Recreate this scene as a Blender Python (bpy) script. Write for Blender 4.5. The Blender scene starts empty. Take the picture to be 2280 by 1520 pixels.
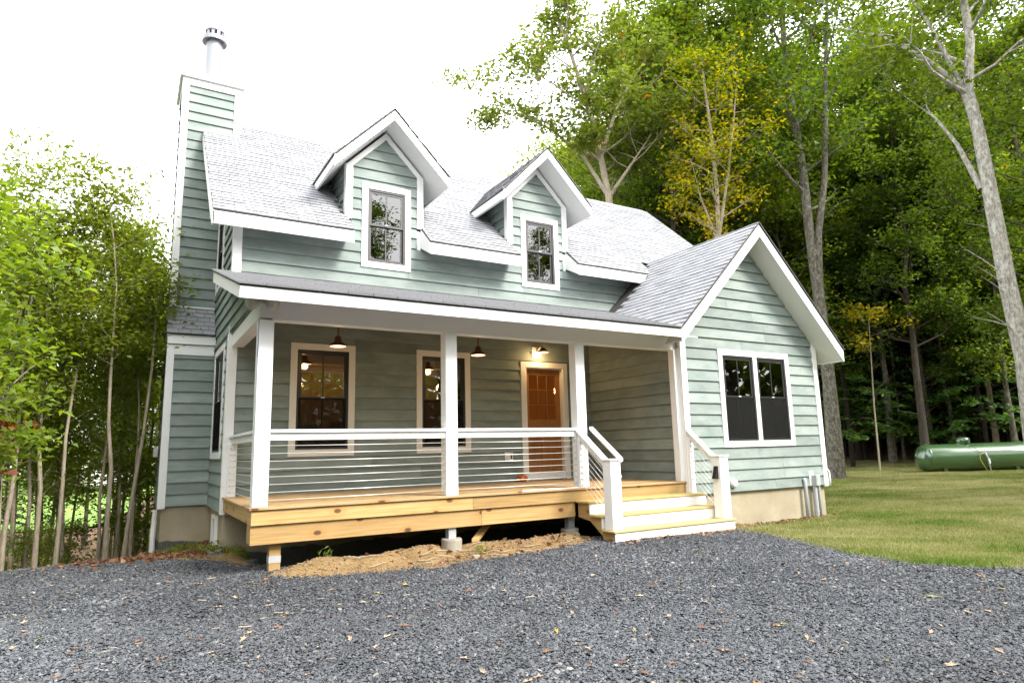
import bpy, bmesh, math, random
import numpy as np
from mathutils import Vector, Matrix

random.seed(7)
rng = np.random.default_rng(7)
S = bpy.context.scene
COL = S.collection
R = math.radians

# ------------------------------------------------------------------ camera
CAM_POS = Vector((-1.2877, -10.8668, 0.6095))
FWD = Vector((0.50159, 0.84944, 0.16386)); RIGHT = Vector((0.86285, -0.50489, -0.02394)); UP = Vector((-0.06239, -0.15340, 0.98619))
cam_data = bpy.data.cameras.new('camera')
cam = bpy.data.objects.new('camera', cam_data); COL.objects.link(cam)
mw = Matrix.Identity(4)
for i in range(3):
    mw[i][0] = RIGHT[i]; mw[i][1] = UP[i]; mw[i][2] = -FWD[i]; mw[i][3] = CAM_POS[i]
cam.matrix_world = mw
cam_data.sensor_width = 36.0
cam_data.lens = 1440.4 / 2280 * 36
cam_data.clip_end = 600
cam_data.clip_start = 0.05
S.camera = cam

# ------------------------------------------------------------------ sky, sun, exposure
SUN_DIR = Vector((0.55, -1.0, 1.05)).normalized()          # towards the (veiled) sun: front right, high
sun_el = math.asin(SUN_DIR.z); sun_az = math.atan2(SUN_DIR.x, SUN_DIR.y)
W = bpy.data.worlds.new('World'); S.world = W; W.use_nodes = True
nt = W.node_tree; nt.nodes.clear()
sky = nt.nodes.new('ShaderNodeTexSky'); sky.sky_type = 'NISHITA'; sky.sun_disc = False
sky.sun_elevation = sun_el; sky.sun_rotation = sun_az
sky.air_density = 1.0; sky.dust_density = 4.0; sky.ozone_density = 1.0
mix = nt.nodes.new('ShaderNodeMix'); mix.data_type = 'RGBA'
mix.inputs[0].default_value = 0.88
mix.inputs[7].default_value = (9.6, 9.7, 9.9, 1)             # bright even cloud cover over the sky
bg = nt.nodes.new('ShaderNodeBackground'); bg.inputs[1].default_value = 0.1
out = nt.nodes.new('ShaderNodeOutputWorld')
nt.links.new(sky.outputs[0], mix.inputs[6]); nt.links.new(mix.outputs[2], bg.inputs[0]); nt.links.new(bg.outputs[0], out.inputs[0])
sd = bpy.data.lights.new('sun', 'SUN'); sd.energy = 1.5; sd.angle = R(18); sd.color = (1.0, 0.96, 0.9)
so = bpy.data.objects.new('sun', sd); COL.objects.link(so); so.location = (20, -20, 30)
so.rotation_euler = SUN_DIR.to_track_quat('Z', 'Y').to_euler()
vs = S.view_settings
vs.view_transform = 'Standard'; vs.look = 'None'; vs.gamma = 1.0; vs.use_curve_mapping = False
vs.exposure = 2.2
S.cycles.max_bounces = 8; S.cycles.transparent_max_bounces = 16
S.cycles.diffuse_bounces = 4; S.cycles.glossy_bounces = 3; S.cycles.transmission_bounces = 5
S.cycles.caustics_reflective = False; S.cycles.caustics_refractive = False

# ------------------------------------------------------------------ node materials
def new_mat(name):
    m = bpy.data.materials.new(name); m.use_nodes = True
    n = m.node_tree; n.nodes.clear()
    o = n.nodes.new('ShaderNodeOutputMaterial'); b = n.nodes.new('ShaderNodeBsdfPrincipled')
    n.links.new(b.outputs[0], o.inputs[0])
    return m, n, b, o
class G:
    """tiny node helper"""
    def __init__(s, nt): s.nt = nt
    def n(s, t, **kw):
        x = s.nt.nodes.new(t)
        for k, v in kw.items(): setattr(x, k, v)
        return x
    def l(s, a, b): s.nt.links.new(a, b)
    def val(s, x, sock):
        if isinstance(x, (int, float)): sock.default_value = x
        elif isinstance(x, tuple): sock.default_value = x if len(x) == 4 or sock.type == 'VECTOR' else (*x, 1)
        else: s.l(x, sock)
    def coord(s, kind='Object', scale=(1, 1, 1), loc=None):
        t = s.n('ShaderNodeTexCoord'); m = s.n('ShaderNodeMapping')
        s.l(t.outputs[kind], m.inputs[0]); m.inputs['Scale'].default_value = scale
        if loc is not None: s.l(loc, m.inputs['Location'])
        return m.outputs[0]
    def noise(s, vec, scale=5, detail=4, rough=0.55):
        x = s.n('ShaderNodeTexNoise'); s.l(vec, x.inputs['Vector'])
        x.inputs['Scale'].default_value = scale; x.inputs['Detail'].default_value = detail; x.inputs['Roughness'].default_value = rough
        return x.outputs[0]
    def ramp(s, fac, *stops):
        x = s.n('ShaderNodeValToRGB'); e = x.color_ramp.elements
        while len(e) < len(stops): e.new(0.5)
        for i, (p, c) in enumerate(stops):
            e[i].position = p; e[i].color = (*c, 1) if isinstance(c, tuple) else (c, c, c, 1)
        s.l(fac, x.inputs[0]); return x.outputs[0]
    def math(s, op, a, b=0.0, c=None, clamp=False):
        x = s.n('ShaderNodeMath', operation=op, use_clamp=clamp)
        s.val(a, x.inputs[0]); s.val(b, x.inputs[1])
        if c is not None: s.val(c, x.inputs[2])
        return x.outputs[0]
    def mixc(s, fac, a, b, mode='MIX'):
        x = s.n('ShaderNodeMix', data_type='RGBA', blend_type=mode)
        s.val(fac, x.inputs[0]); s.val(a, x.inputs[6]); s.val(b, x.inputs[7]); return x.outputs[2]
    def rnd(s):
        return s.n('ShaderNodeObjectInfo').outputs['Random']
    def attr(s, name, kind='GEOMETRY'):
        return s.n('ShaderNodeAttribute', attribute_name=name, attribute_type=kind).outputs['Fac']
    def hsv(s, col, h=0.5, sa=1.0, v=1.0):
        x = s.n('ShaderNodeHueSaturation'); s.val(col, x.inputs['Color']); s.val(h, x.inputs['Hue']); s.val(sa, x.inputs['Saturation']); s.val(v, x.inputs['Value'])
        return x.outputs[0]
    def bump(s, height, strength=0.3, dist=0.01):
        x = s.n('ShaderNodeBump'); s.l(height, x.inputs['Height']); x.inputs['Strength'].default_value = strength; x.inputs['Distance'].default_value = dist
        return x.outputs[0]
    def sep(s, v):
        x = s.n('ShaderNodeSeparateXYZ'); s.l(v, x.inputs[0]); return x.outputs
def M_(name): return bpy.data.materials[name]

def mat_plain(name, col, rough=0.5, metal=0.0, var=0.06, bump=0.0, scale=6.0, spec=None):
    m, n, b, o = new_mat(name); g = G(n)
    c = g.coord()
    f = g.noise(c, scale, 5)
    v = g.math('MULTIPLY_ADD', f, var * 2, 1 - var)
    g.l(g.hsv(col, v=v), b.inputs['Base Color'])
    b.inputs['Roughness'].default_value = rough; b.inputs['Metallic'].default_value = metal
    if spec is not None: b.inputs['Specular IOR Level'].default_value = spec
    if bump: g.l(g.bump(g.noise(c, scale * 12, 4), bump), b.inputs['Normal'])
    return m

def mat_siding(name='siding_stain'):
    m, n, b, o = new_mat(name); g = G(n)
    r = g.rnd()
    cx = g.n('ShaderNodeCombineXYZ'); g.l(g.math('MULTIPLY', r, 37.0), cx.inputs[0]); g.l(g.math('MULTIPLY', r, 11.0), cx.inputs[1])
    grain = g.noise(g.coord(scale=(1.6, 1.6, 26), loc=cx.outputs[0]), 2.2, 7, 0.65)
    blot = g.noise(g.coord(scale=(1, 1, 2.2), loc=cx.outputs[0]), 1.7, 5, 0.6)
    fine = g.noise(g.coord(scale=(3, 3, 60), loc=cx.outputs[0]), 5, 4, 0.7)
    col = g.ramp(blot, (0.30, (0.152, 0.196, 0.180)), (0.5, (0.208, 0.250, 0.230)), (0.70, (0.268, 0.306, 0.282)))
    col = g.mixc(g.ramp(grain, (0.35, 0.0), (0.78, 0.34)), col, (0.31, 0.355, 0.33))
    col = g.mixc(g.ramp(fine, (0.55, 0.0), (0.8, 0.35)), col, (0.135, 0.170, 0.153))
    # knots
    xyz = g.sep(g.coord(loc=cx.outputs[0])); kv = g.n('ShaderNodeCombineXYZ'); g.l(g.math('ADD', xyz[0], xyz[1]), kv.inputs[0]); g.l(g.math('MULTIPLY', xyz[2], 1.6), kv.inputs[1])
    vo = g.n('ShaderNodeTexVoronoi', feature='F1', voronoi_dimensions='2D'); g.l(kv.outputs[0], vo.inputs['Vector']); vo.inputs['Scale'].default_value = 2.2
    kn = g.ramp(vo.outputs['Distance'], (0.02, 0.35), (0.06, 0.0))
    col = g.mixc(kn, col, (0.13, 0.125, 0.095))
    v = g.math('MULTIPLY_ADD', r, 0.30, 0.86)
    g.l(g.hsv(col, v=v), b.inputs['Base Color'])
    b.inputs['Roughness'].default_value = 0.62; b.inputs['Specular IOR Level'].default_value = 0.25
    g.l(g.bump(g.math('ADD', grain, fine), 0.35, 0.004), b.inputs['Normal'])
    return m

def mat_pine(name, axis=0, base=((0.29, 0.175, 0.062), (0.40, 0.255, 0.10), (0.47, 0.325, 0.145)), knots=True):
    m, n, b, o = new_mat(name); g = G(n)
    r = g.rnd()
    cx = g.n('ShaderNodeCombineXYZ'); g.l(g.math('MULTIPLY', r, 23.0), cx.inputs[0]); g.l(g.math('MULTIPLY', r, 7.0), cx.inputs[1]); g.l(g.math('MULTIPLY', r, 3.0), cx.inputs[2])
    sc = [26.0, 26.0, 26.0]; sc[axis] = 0.9
    grain = g.noise(g.coord(scale=tuple(sc), loc=cx.outputs[0]), 1.5, 6, 0.6)
    big = g.noise(g.coord(loc=cx.outputs[0]), 1.3, 3)
    col = g.ramp(g.math('ADD', g.math('MULTIPLY', grain, 0.75), g.math('MULTIPLY', big, 0.25)), (0.33, base[0]), (0.5, base[1]), (0.68, base[2]))
    if knots:
        xyz = g.sep(g.coord(loc=cx.outputs[0])); oth = [k for k in range(3) if k != axis]
        kv = g.n('ShaderNodeCombineXYZ'); g.l(g.math('MULTIPLY', xyz[axis], 0.6), kv.inputs[0]); g.l(g.math('ADD', xyz[oth[0]], xyz[oth[1]]), kv.inputs[1])
        vo = g.n('ShaderNodeTexVoronoi', feature='F1', voronoi_dimensions='2D'); g.l(kv.outputs[0], vo.inputs['Vector']); vo.inputs['Scale'].default_value = 3.0
        k1 = g.ramp(vo.outputs['Distance'], (0.06, 1.0), (0.11, 0.0))
        k2 = g.ramp(vo.outputs['Distance'], (0.09, 0.0), (0.14, 0.75), (0.26, 0.0))
        col = g.mixc(k2, col, (0.40, 0.22, 0.07)); col = g.mixc(k1, col, (0.12, 0.055, 0.022))
    g.l(g.hsv(col, v=g.math('MULTIPLY_ADD', r, 0.32, 0.83)), b.inputs['Base Color'])
    b.inputs['Roughness'].default_value = 0.6; b.inputs['Specular IOR Level'].default_value = 0.3
    g.l(g.bump(grain, 0.2, 0.003), b.inputs['Normal'])
    return m

def mat_shingle(name='asphalt_shingle'):
    m, n, b, o = new_mat(name); g = G(n)
    r = g.math('FRACT', g.math('ADD', g.rnd(), g.attr('tint')))
    c = g.coord()
    gr = g.noise(c, 190, 3, 0.8); md = g.noise(c, 7, 4)
    v = g.math('ADD', g.math('MULTIPLY', r, 0.30), g.math('MULTIPLY', md, 0.35))
    col = g.ramp(v, (0.1, (0.225, 0.230, 0.246)), (0.35, (0.305, 0.311, 0.330)), (0.6, (0.38, 0.386, 0.404)))
    col = g.mixc(g.ramp(gr, (0.3, 0.55), (0.7, 0.0)), col, (0.13, 0.134, 0.145))
    col = g.mixc(g.ramp(g.noise(c, 230, 2, 0.8), (0.6, 0.0), (0.75, 0.6)), col, (0.52, 0.52, 0.53))
    g.l(col, b.inputs['Base Color']); b.inputs['Roughness'].default_value = 0.8
    b.inputs['Specular IOR Level'].default_value = 0.5
    g.l(g.bump(gr, 0.5, 0.004), b.inputs['Normal'])
    return m

def mat_concrete(name='concrete'):
    m, n, b, o = new_mat(name); g = G(n); c = g.coord()
    a = g.noise(c, 1.4, 5); f = g.noise(c, 30, 5, 0.7)
    col = g.ramp(a, (0.3, (0.27, 0.225, 0.145)), (0.55, (0.37, 0.315, 0.215)), (0.75, (0.43, 0.385, 0.29)))
    col = g.mixc(g.ramp(f, (0.35, 0.35), (0.6, 0.0)), col, (0.24, 0.21, 0.16))
    # vertical form-board streaks
    st = g.noise(g.coord(scale=(9, 9, 0.5)), 1.2, 3)
    col = g.mixc(g.ramp(st, (0.55, 0.0), (0.75, 0.4)), col, (0.30, 0.25, 0.17))
    # damp-proof coating along the ground, with a ragged top edge
    z = g.sep(c)[2]
    edge = g.math('ADD', z, g.math('MULTIPLY', g.noise(c, 1.1, 3), 0.34))
    tar = g.ramp(g.math('ADD', edge, 1.0), (0.335, 1.0), (0.35, 0.0))
    col = g.mixc(tar, col, g.ramp(f, (0.3, (0.05, 0.05, 0.05)), (0.7, (0.11, 0.11, 0.105))))
    g.l(col, b.inputs['Base Color']); b.inputs['Roughness'].default_value = 0.85
    g.l(g.bump(f, 0.25, 0.006), b.inputs['Normal'])
    return m

def mat_ground(name, stops, scale=3.0, fine=60.0, bump=0.6, rough=0.95, dist=0.02):
    m, n, b, o = new_mat(name); g = G(n); c = g.coord()
    a = g.noise(c, scale, 6, 0.65); f = g.noise(c, fine, 4, 0.7)
    col = g.ramp(g.math('ADD', g.math('MULTIPLY', a, 0.6), g.math('MULTIPLY', f, 0.4)), *stops)
    g.l(col, b.inputs['Base Color']); b.inputs['Roughness'].default_value = rough
    b.inputs['Specular IOR Level'].default_value = 0.2
    g.l(g.bump(g.math('ADD', f, a), bump, dist), b.inputs['Normal'])
    return m

def mat_leaf(name, stops, trans=0.45, gloss=0.35):
    """two-sided leaf: colour from a per-leaf tint, light passes through"""
    m, n, b, o = new_mat(name); g = G(n)
    t = g.attr('tint'); r = g.rnd()
    col = g.ramp(t, *stops)
    col = g.hsv(col, h=g.math('MULTIPLY_ADD', r, 0.02, 0.49), v=g.math('MULTIPLY_ADD', r, 0.3, 0.85))
    g.l(col, b.inputs['Base Color']); b.inputs['Roughness'].default_value = 0.5; b.inputs['Specular IOR Level'].default_value = gloss
    tr = g.n('ShaderNodeBsdfTranslucent')
    g.l(g.hsv(col, h=0.485, sa=1.15, v=1.5), tr.inputs[0])
    mx = g.n('ShaderNodeMixShader'); mx.inputs[0].default_value = trans
    g.l(b.outputs[0], mx.inputs[1]); g.l(tr.outputs[0], mx.inputs[2]); g.l(mx.outputs[0], o.inputs[0])
    return m

def mat_bark(name, stops, patch=None, scale=1.0):
    m, n, b, o = new_mat(name); g = G(n)
    cx = g.n('ShaderNodeCombineXYZ'); g.l(g.math('MULTIPLY', g.rnd(), 31.0), cx.inputs[2])
    c = g.coord(scale=(12 * scale, 12 * scale, 2.2 * scale), loc=cx.outputs[0])
    a = g.noise(c, 1.4, 6, 0.7)
    col = g.ramp(a, *stops)
    if patch:
        p = g.noise(g.coord(scale=(7, 7, 4), loc=cx.outputs[0]), 1.6, 7, 0.75)
        col = g.mixc(g.ramp(p, (0.46, 0.0), (0.62, 0.75)), col, patch)
    g.l(col, b.inputs['Base Color']); b.inputs['Roughness'].default_value = 0.9
    b.inputs['Specular IOR Level'].default_value = 0.2
    g.l(g.bump(a, 0.8, 0.03), b.inputs['Normal'])
    return m

def mat_glass(name, tint=(0.72, 0.76, 0.74), ior=2.4, rough=0.01):
    """window pane: clear, with reflections that grow towards grazing angles"""
    m, n, b, o = new_mat(name); g = G(n)
    tr = g.n('ShaderNodeBsdfTransparent'); tr.inputs[0].default_value = (*tint, 1)
    gl = g.n('ShaderNodeBsdfGlossy'); gl.inputs['Roughness'].default_value = rough
    g.l(g.bump(g.noise(g.coord(), 1.6, 2), 0.04, 0.05), gl.inputs['Normal'])
    fr = g.n('ShaderNodeFresnel'); fr.inputs[0].default_value = ior
    mx = g.n('ShaderNodeMixShader'); g.l(fr.outputs[0], mx.inputs[0]); g.l(tr.outputs[0], mx.inputs[1]); g.l(gl.outputs[0], mx.inputs[2])
    g.l(mx.outputs[0], o.inputs[0]); return m

def mat_screen(name):
    m, n, b, o = new_mat(name); g = G(n)
    tr = g.n('ShaderNodeBsdfTransparent'); df = g.n('ShaderNodeBsdfDiffuse'); df.inputs[0].default_value = (0.021, 0.021, 0.020, 1)
    mx = g.n('ShaderNodeMixShader'); f = g.math('MULTIPLY_ADD', g.noise(g.coord(), 160, 2), 0.2, 0.42); g.l(f, mx.inputs[0])
    g.l(tr.outputs[0], mx.inputs[1]); g.l(df.outputs[0], mx.inputs[2]); g.l(mx.outputs[0], o.inputs[0]); return m

def mat_emit(name, col, strength):
    m, n, b, o = new_mat(name); g = G(n)
    e = g.n('ShaderNodeEmission'); e.inputs[0].default_value = (*col, 1); e.inputs[1].default_value = strength
    g.l(e.outputs[0], o.inputs[0]); return m

SIDING = mat_siding()
WHITE = mat_plain('white_trim_paint', (0.80, 0.80, 0.79), 0.45, var=0.025, bump=0.03, scale=3)
SOFFIT = mat_plain('white_soffit_paint', (0.76, 0.76, 0.745), 0.6, var=0.03, scale=2)
BEIGE = mat_plain('cream_porch_trim', (0.77, 0.745, 0.70), 0.5, var=0.03)
SHINGLE = mat_shingle()
DARKEDGE = mat_plain('dark_drip_edge', (0.06, 0.055, 0.05), 0.6)
CUTSHADE = mat_plain('shaded_cut_edge', (0.21, 0.213, 0.222), 0.9, var=0.3, scale=40)  # cut edges coloured darker, painting the shadow line under each course
DIMCEIL = mat_plain('dimmed_porch_ceiling', (0.40, 0.33, 0.23), 0.7, var=0.12, scale=2)  # made-up dark ceiling colour, there to keep the porch dim
CONCRETE = mat_concrete()
FOOTING = mat_plain('footing_concrete', (0.27, 0.24, 0.19), 0.9, var=0.2, bump=0.3, scale=9)
PINE_X = mat_pine('pressure_treated_pine', 0)
PINE_D = mat_pine('deck_pine', 0, base=((0.30, 0.185, 0.085), (0.40, 0.265, 0.13), (0.47, 0.335, 0.185)), knots=True)
PINE_Y = mat_pine('pine_end_boards', 1)
TREAD = mat_pine('stair_tread_pine', 0, base=((0.38, 0.28, 0.095), (0.46, 0.355, 0.14), (0.52, 0.42, 0.19)), knots=False)
FRAME = mat_plain('dark_bronze_frame', (0.022, 0.021, 0.02), 0.4)
FRAMEUP = mat_plain('weathered_bronze_frame', (0.055, 0.052, 0.052), 0.4)
GLASS = mat_glass('window_glass')
DOORGLASS = mat_glass('door_glass', (0.85, 0.75, 0.6), 1.3)
SCREEN = mat_screen('insect_screen')
STEEL = mat_plain('steel_cable', (0.72, 0.72, 0.70), 0.35, 0.6, var=0.03)
GALV = mat_plain('galvanized_steel', (0.50, 0.51, 0.52), 0.45, 0.5, var=0.15, scale=20)
FLUE = mat_plain('stainless_flue', (0.26, 0.27, 0.295), 0.40, 0.2, var=0.05)
PVC = mat_plain('grey_conduit', (0.36, 0.38, 0.38), 0.5, var=0.1)
COPPER = mat_plain('rust_brown_enamel', (0.14, 0.065, 0.04), 0.45, 0.3)
BULB = mat_emit('lit_lamp_diffuser', (1.0, 0.78, 0.42), 1.6)
DOORWOOD = mat_pine('stained_fir_door', 2, base=((0.20, 0.078, 0.020), (0.26, 0.108, 0.030), (0.31, 0.135, 0.042)), knots=False)
PUMPKIN = mat_plain('pumpkin_skin', (0.52, 0.115, 0.012), 0.4, var=0.15, scale=14)
TANKGREEN = mat_plain('gloss_green_enamel', (0.045, 0.100, 0.038), 0.2, var=0.12, scale=2.0)
_b = TANKGREEN.node_tree.nodes['Principled BSDF']; _b.inputs['Coat Weight'].default_value = 1.0; _b.inputs['Coat Roughness'].default_value = 0.16; _b.inputs['Coat IOR'].default_value = 1.7
TAPE = mat_plain('blue_tape', (0.03, 0.09, 0.42), 0.6, var=0.3, scale=30)
GREYGLASS = mat_plain('frosted_lamp_glass', (0.45, 0.44, 0.40), 0.25)
BLACKM = mat_plain('black_metal', (0.012, 0.012, 0.012), 0.45)
YELLOW = mat_plain('yellow_tracer_wire', (0.55, 0.5, 0.06), 0.5)
ROOMWALL = mat_plain('interior_wall', (0.42, 0.24, 0.09), 0.8)
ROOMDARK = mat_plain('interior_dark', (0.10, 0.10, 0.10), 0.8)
ROOMFLOOR = mat_pine('interior_floor', 0, base=((0.20, 0.10, 0.04), (0.27, 0.14, 0.06), (0.32, 0.18, 0.08)), knots=False)
FURN = mat_plain('dark_cabinet', (0.05, 0.04, 0.035), 0.6)
CURTAIN = mat_plain('pale_jamb', (0.42, 0.46, 0.42), 0.8)

GRAVELM = mat_ground('gravel_bed', ((0.3, (0.030, 0.033, 0.038)), (0.5, (0.055, 0.059, 0.067)), (0.72, (0.09, 0.095, 0.104))), 40, 120, 1.0)
DIRTM = mat_ground('bare_soil', ((0.3, (0.10, 0.062, 0.028)), (0.5, (0.22, 0.142, 0.062)), (0.7, (0.31, 0.215, 0.105))), 4, 45, 0.8, dist=0.03)
LEAFLITTER = mat_ground('leaf_litter', ((0.3, (0.05, 0.032, 0.019)), (0.5, (0.13, 0.076, 0.043)), (0.62, (0.23, 0.14, 0.08)), (0.75, (0.08, 0.065, 0.03))), 2.2, 14, 1.0, dist=0.05)
FARLAWN = mat_ground('far_lawn', ((0.3, (0.10, 0.19, 0.03)), (0.7, (0.20, 0.32, 0.06))), 0.6, 20, 0.3)
LAWNM = mat_ground('lawn_soil', ((0.3, (0.11, 0.125, 0.035)), (0.5, (0.175, 0.18, 0.065)), (0.7, (0.23, 0.22, 0.10))), 0.9, 50, 0.6)

# ------------------------------------------------------------------ mesh building
class MB:
    def __init__(s): s.v = []; s.f = []
    def poly(s, pts): i = len(s.v); s.v += [tuple(p) for p in pts]; s.f.append(tuple(range(i, i + len(pts))))
    def add(s, v, f):
        i = len(s.v); s.v += [tuple(p) for p in v]; s.f += [tuple(a + i for a in q) for q in f]
    def box(s, a, b):
        x0, y0, z0 = a; x1, y1, z1 = b
        s.add([(x0, y0, z0), (x1, y0, z0), (x1, y1, z0), (x0, y1, z0), (x0, y0, z1), (x1, y0, z1), (x1, y1, z1), (x0, y1, z1)],
              [(3, 2, 1, 0), (4, 5, 6, 7), (0, 1, 5, 4), (1, 2, 6, 5), (2, 3, 7, 6), (3, 0, 4, 7)])
    def hull(s, front, back):
        """solid between two polygons with the same number of points"""
        n = len(front); s.add(list(front) + list(back), [tuple(range(n)), tuple(reversed(range(n, 2 * n)))] + [(i, (i + n), n + (i + 1) % n, (i + 1) % n) for i in range(n)])
    def prism(s, pts, vec):
        v = Vector(vec); s.hull([Vector(p) for p in pts], [Vector(p) + v for p in pts])
    def tube(s, path, rad, n=8, cap=True):
        path = [Vector(p) for p in path]; m = len(path)
        rad = [rad] * m if isinstance(rad, (int, float)) else rad
        i0 = len(s.v); ref = None
        for k, p in enumerate(path):
            t = (path[min(k + 1, m - 1)] - path[max(k - 1, 0)])
            t = t.normalized() if t.length > 1e-9 else Vector((0, 0, 1))
            if ref is None: ref = t.orthogonal().normalized()
            ref = (ref - t * ref.dot(t)); ref = ref.normalized() if ref.length > 1e-6 else t.orthogonal().normalized()
            w = t.cross(ref)
            for j in range(n):
                a = 2 * math.pi * j / n; s.v.append(tuple(p + (ref * math.cos(a) + w * math.sin(a)) * rad[k]))
        for k in range(m - 1):
            for j in range(n):
                a = i0 + k * n + j; b = i0 + k * n + (j + 1) % n
                s.f.append((a, b, b + n, a + n))
        if cap:
            s.f.append(tuple(reversed(range(i0, i0 + n)))); s.f.append(tuple(range(i0 + (m - 1) * n, i0 + m * n)))
    def lathe(s, prof, n=24, origin=(0, 0, 0), axis=(0, 0, 1), cap=True):
        ax = Vector(axis).normalized(); u = ax.orthogonal().normalized(); w = ax.cross(u); o = Vector(origin)
        i0 = len(s.v)
        for r, h in prof:
            for j in range(n):
                a = 2 * math.pi * j / n; s.v.append(tuple(o + ax * h + (u * math.cos(a) + w * math.sin(a)) * r))
        for k in range(len(prof) - 1):
            for j in range(n):
                a = i0 + k * n + j; b = i0 + k * n + (j + 1) % n; s.f.append((a, b, b + n, a + n))
        if cap:
            s.f.append(tuple(reversed(range(i0, i0 + n)))); s.f.append(tuple(range(i0 + (len(prof) - 1) * n, i0 + len(prof) * n)))
    def mesh(s, name, mat, smooth=False, bevel=0.0):
        me = bpy.data.meshes.new(name); me.from_pydata(s.v, [], s.f)
        bm = bmesh.new(); bm.from_mesh(me); bmesh.ops.recalc_face_normals(bm, faces=bm.faces)
        if bevel:
            es = [e for e in bm.edges if len(e.link_faces) == 2 and e.calc_face_angle(0) > 0.6]
            bmesh.ops.bevel(bm, geom=es, offset=bevel, segments=1, affect='EDGES')
        bm.to_mesh(me); bm.free()
        if mat: me.materials.append(mat)
        if smooth:
            me.polygons.foreach_set('use_smooth', [True] * len(me.polygons))
        return me
    def build(s, name, mat, parent=None, smooth=False, bevel=0.0, kind=None):
        return link(name, s.mesh(name, mat, smooth, bevel), parent, kind)

WM = {}      # world matrices of parents
def link(name, data, parent=None, kind=None):
    o = bpy.data.objects.new(name, data); COL.objects.link(o)
    if parent is not None:
        o.parent = parent; o.matrix_parent_inverse = WM.get(parent.name, Matrix.Identity(4)).inverted()
    if kind: o['kind'] = kind
    return o
def thing(name, label, cat, loc=(0, 0, 0), group=None):
    o = bpy.data.objects.new(name, None); COL.objects.link(o); o.empty_display_size = 0.2
    o.location = loc; WM[o.name] = Matrix.Translation(loc)
    return tag(o, label, cat, group)
def tag(o, label, cat, group=None):
    o['label'] = label; o['category'] = cat
    if group: o['group'] = group
    return o
def bx(name, a, b, mat, parent, bevel=0.0):
    m = MB(); m.box(a, b); return m.build(name, mat, parent, bevel=bevel)

# 2-D polygon clipping
def clip_half(poly, a, b, c):
    """keep a*u + b*v <= c"""
    o = []
    n = len(poly)
    for i in range(n):
        p, q = poly[i], poly[(i + 1) % n]
        dp = a * p[0] + b * p[1] - c; dq = a * q[0] + b * q[1] - c
        if dp <= 0: o.append(p)
        if (dp < 0 < dq) or (dq < 0 < dp):
            t = dp / (dp - dq); o.append((p[0] + (q[0] - p[0]) * t, p[1] + (q[1] - p[1]) * t))
    return o
def clip_convex(poly, cl):
    """clip poly by the convex polygon cl (counter-clockwise)"""
    for i in range(len(cl)):
        p, q = cl[i], cl[(i + 1) % len(cl)]
        a, b = (q[1] - p[1]), -(q[0] - p[0])
        poly = clip_half(poly, a, b, a * p[0] + b * p[1])
        if len(poly) < 3: return []
    return poly
def area(p): return abs(sum(p[i][0] * p[(i + 1) % len(p)][1] - p[(i + 1) % len(p)][0] * p[i][1] for i in range(len(p)))) / 2 if len(p) > 2 else 0

class Frame:
    def __init__(s, O, U, V, N): s.O = Vector(O); s.U = Vector(U).normalized(); s.V = Vector(V).normalized(); s.N = Vector(N).normalized()
    def p(s, u, v, n=0.0): return s.O + s.U * u + s.V * v + s.N * n
    def box(s, m, u0, u1, v0, v1, n0, n1):
        m.hull([s.p(u0, v0, n1), s.p(u1, v0, n1), s.p(u1, v1, n1), s.p(u0, v1, n1)], [s.p(u0, v0, n0), s.p(u1, v0, n0), s.p(u1, v1, n0), s.p(u0, v1, n0)])
def front(y): return Frame((0, y, 0), (1, 0, 0), (0, 0, 1), (0, -1, 0))
def leftf(x): return Frame((x, 0, 0), (0, -1, 0), (0, 0, 1), (-1, 0, 0))     # u = -y

def backing(fr, poly, openings, thick, name, mat, parent):
    """wall body with real openings, behind the boards"""
    us = sorted({p[0] for p in poly} | {o[0] for o in openings} | {o[1] for o in openings})
    vs_ = sorted({p[1] for p in poly} | {o[2] for o in openings} | {o[3] for o in openings})
    m = MB()
    for i in range(len(us) - 1):
        for j in range(len(vs_) - 1):
            cu, cv = (us[i] + us[i + 1]) / 2, (vs_[j] + vs_[j + 1]) / 2
            if any(o[0] < cu < o[1] and o[2] < cv < o[3] for o in openings): continue
            c = clip_convex([(us[i], vs_[j]), (us[i + 1], vs_[j]), (us[i + 1], vs_[j + 1]), (us[i], vs_[j + 1])], poly)
            if area(c) < 1e-5: continue
            m.hull([fr.p(*q, 0.0) for q in c], [fr.p(*q, -thick) for q in c])
    return m.build(name, mat, parent)

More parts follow.
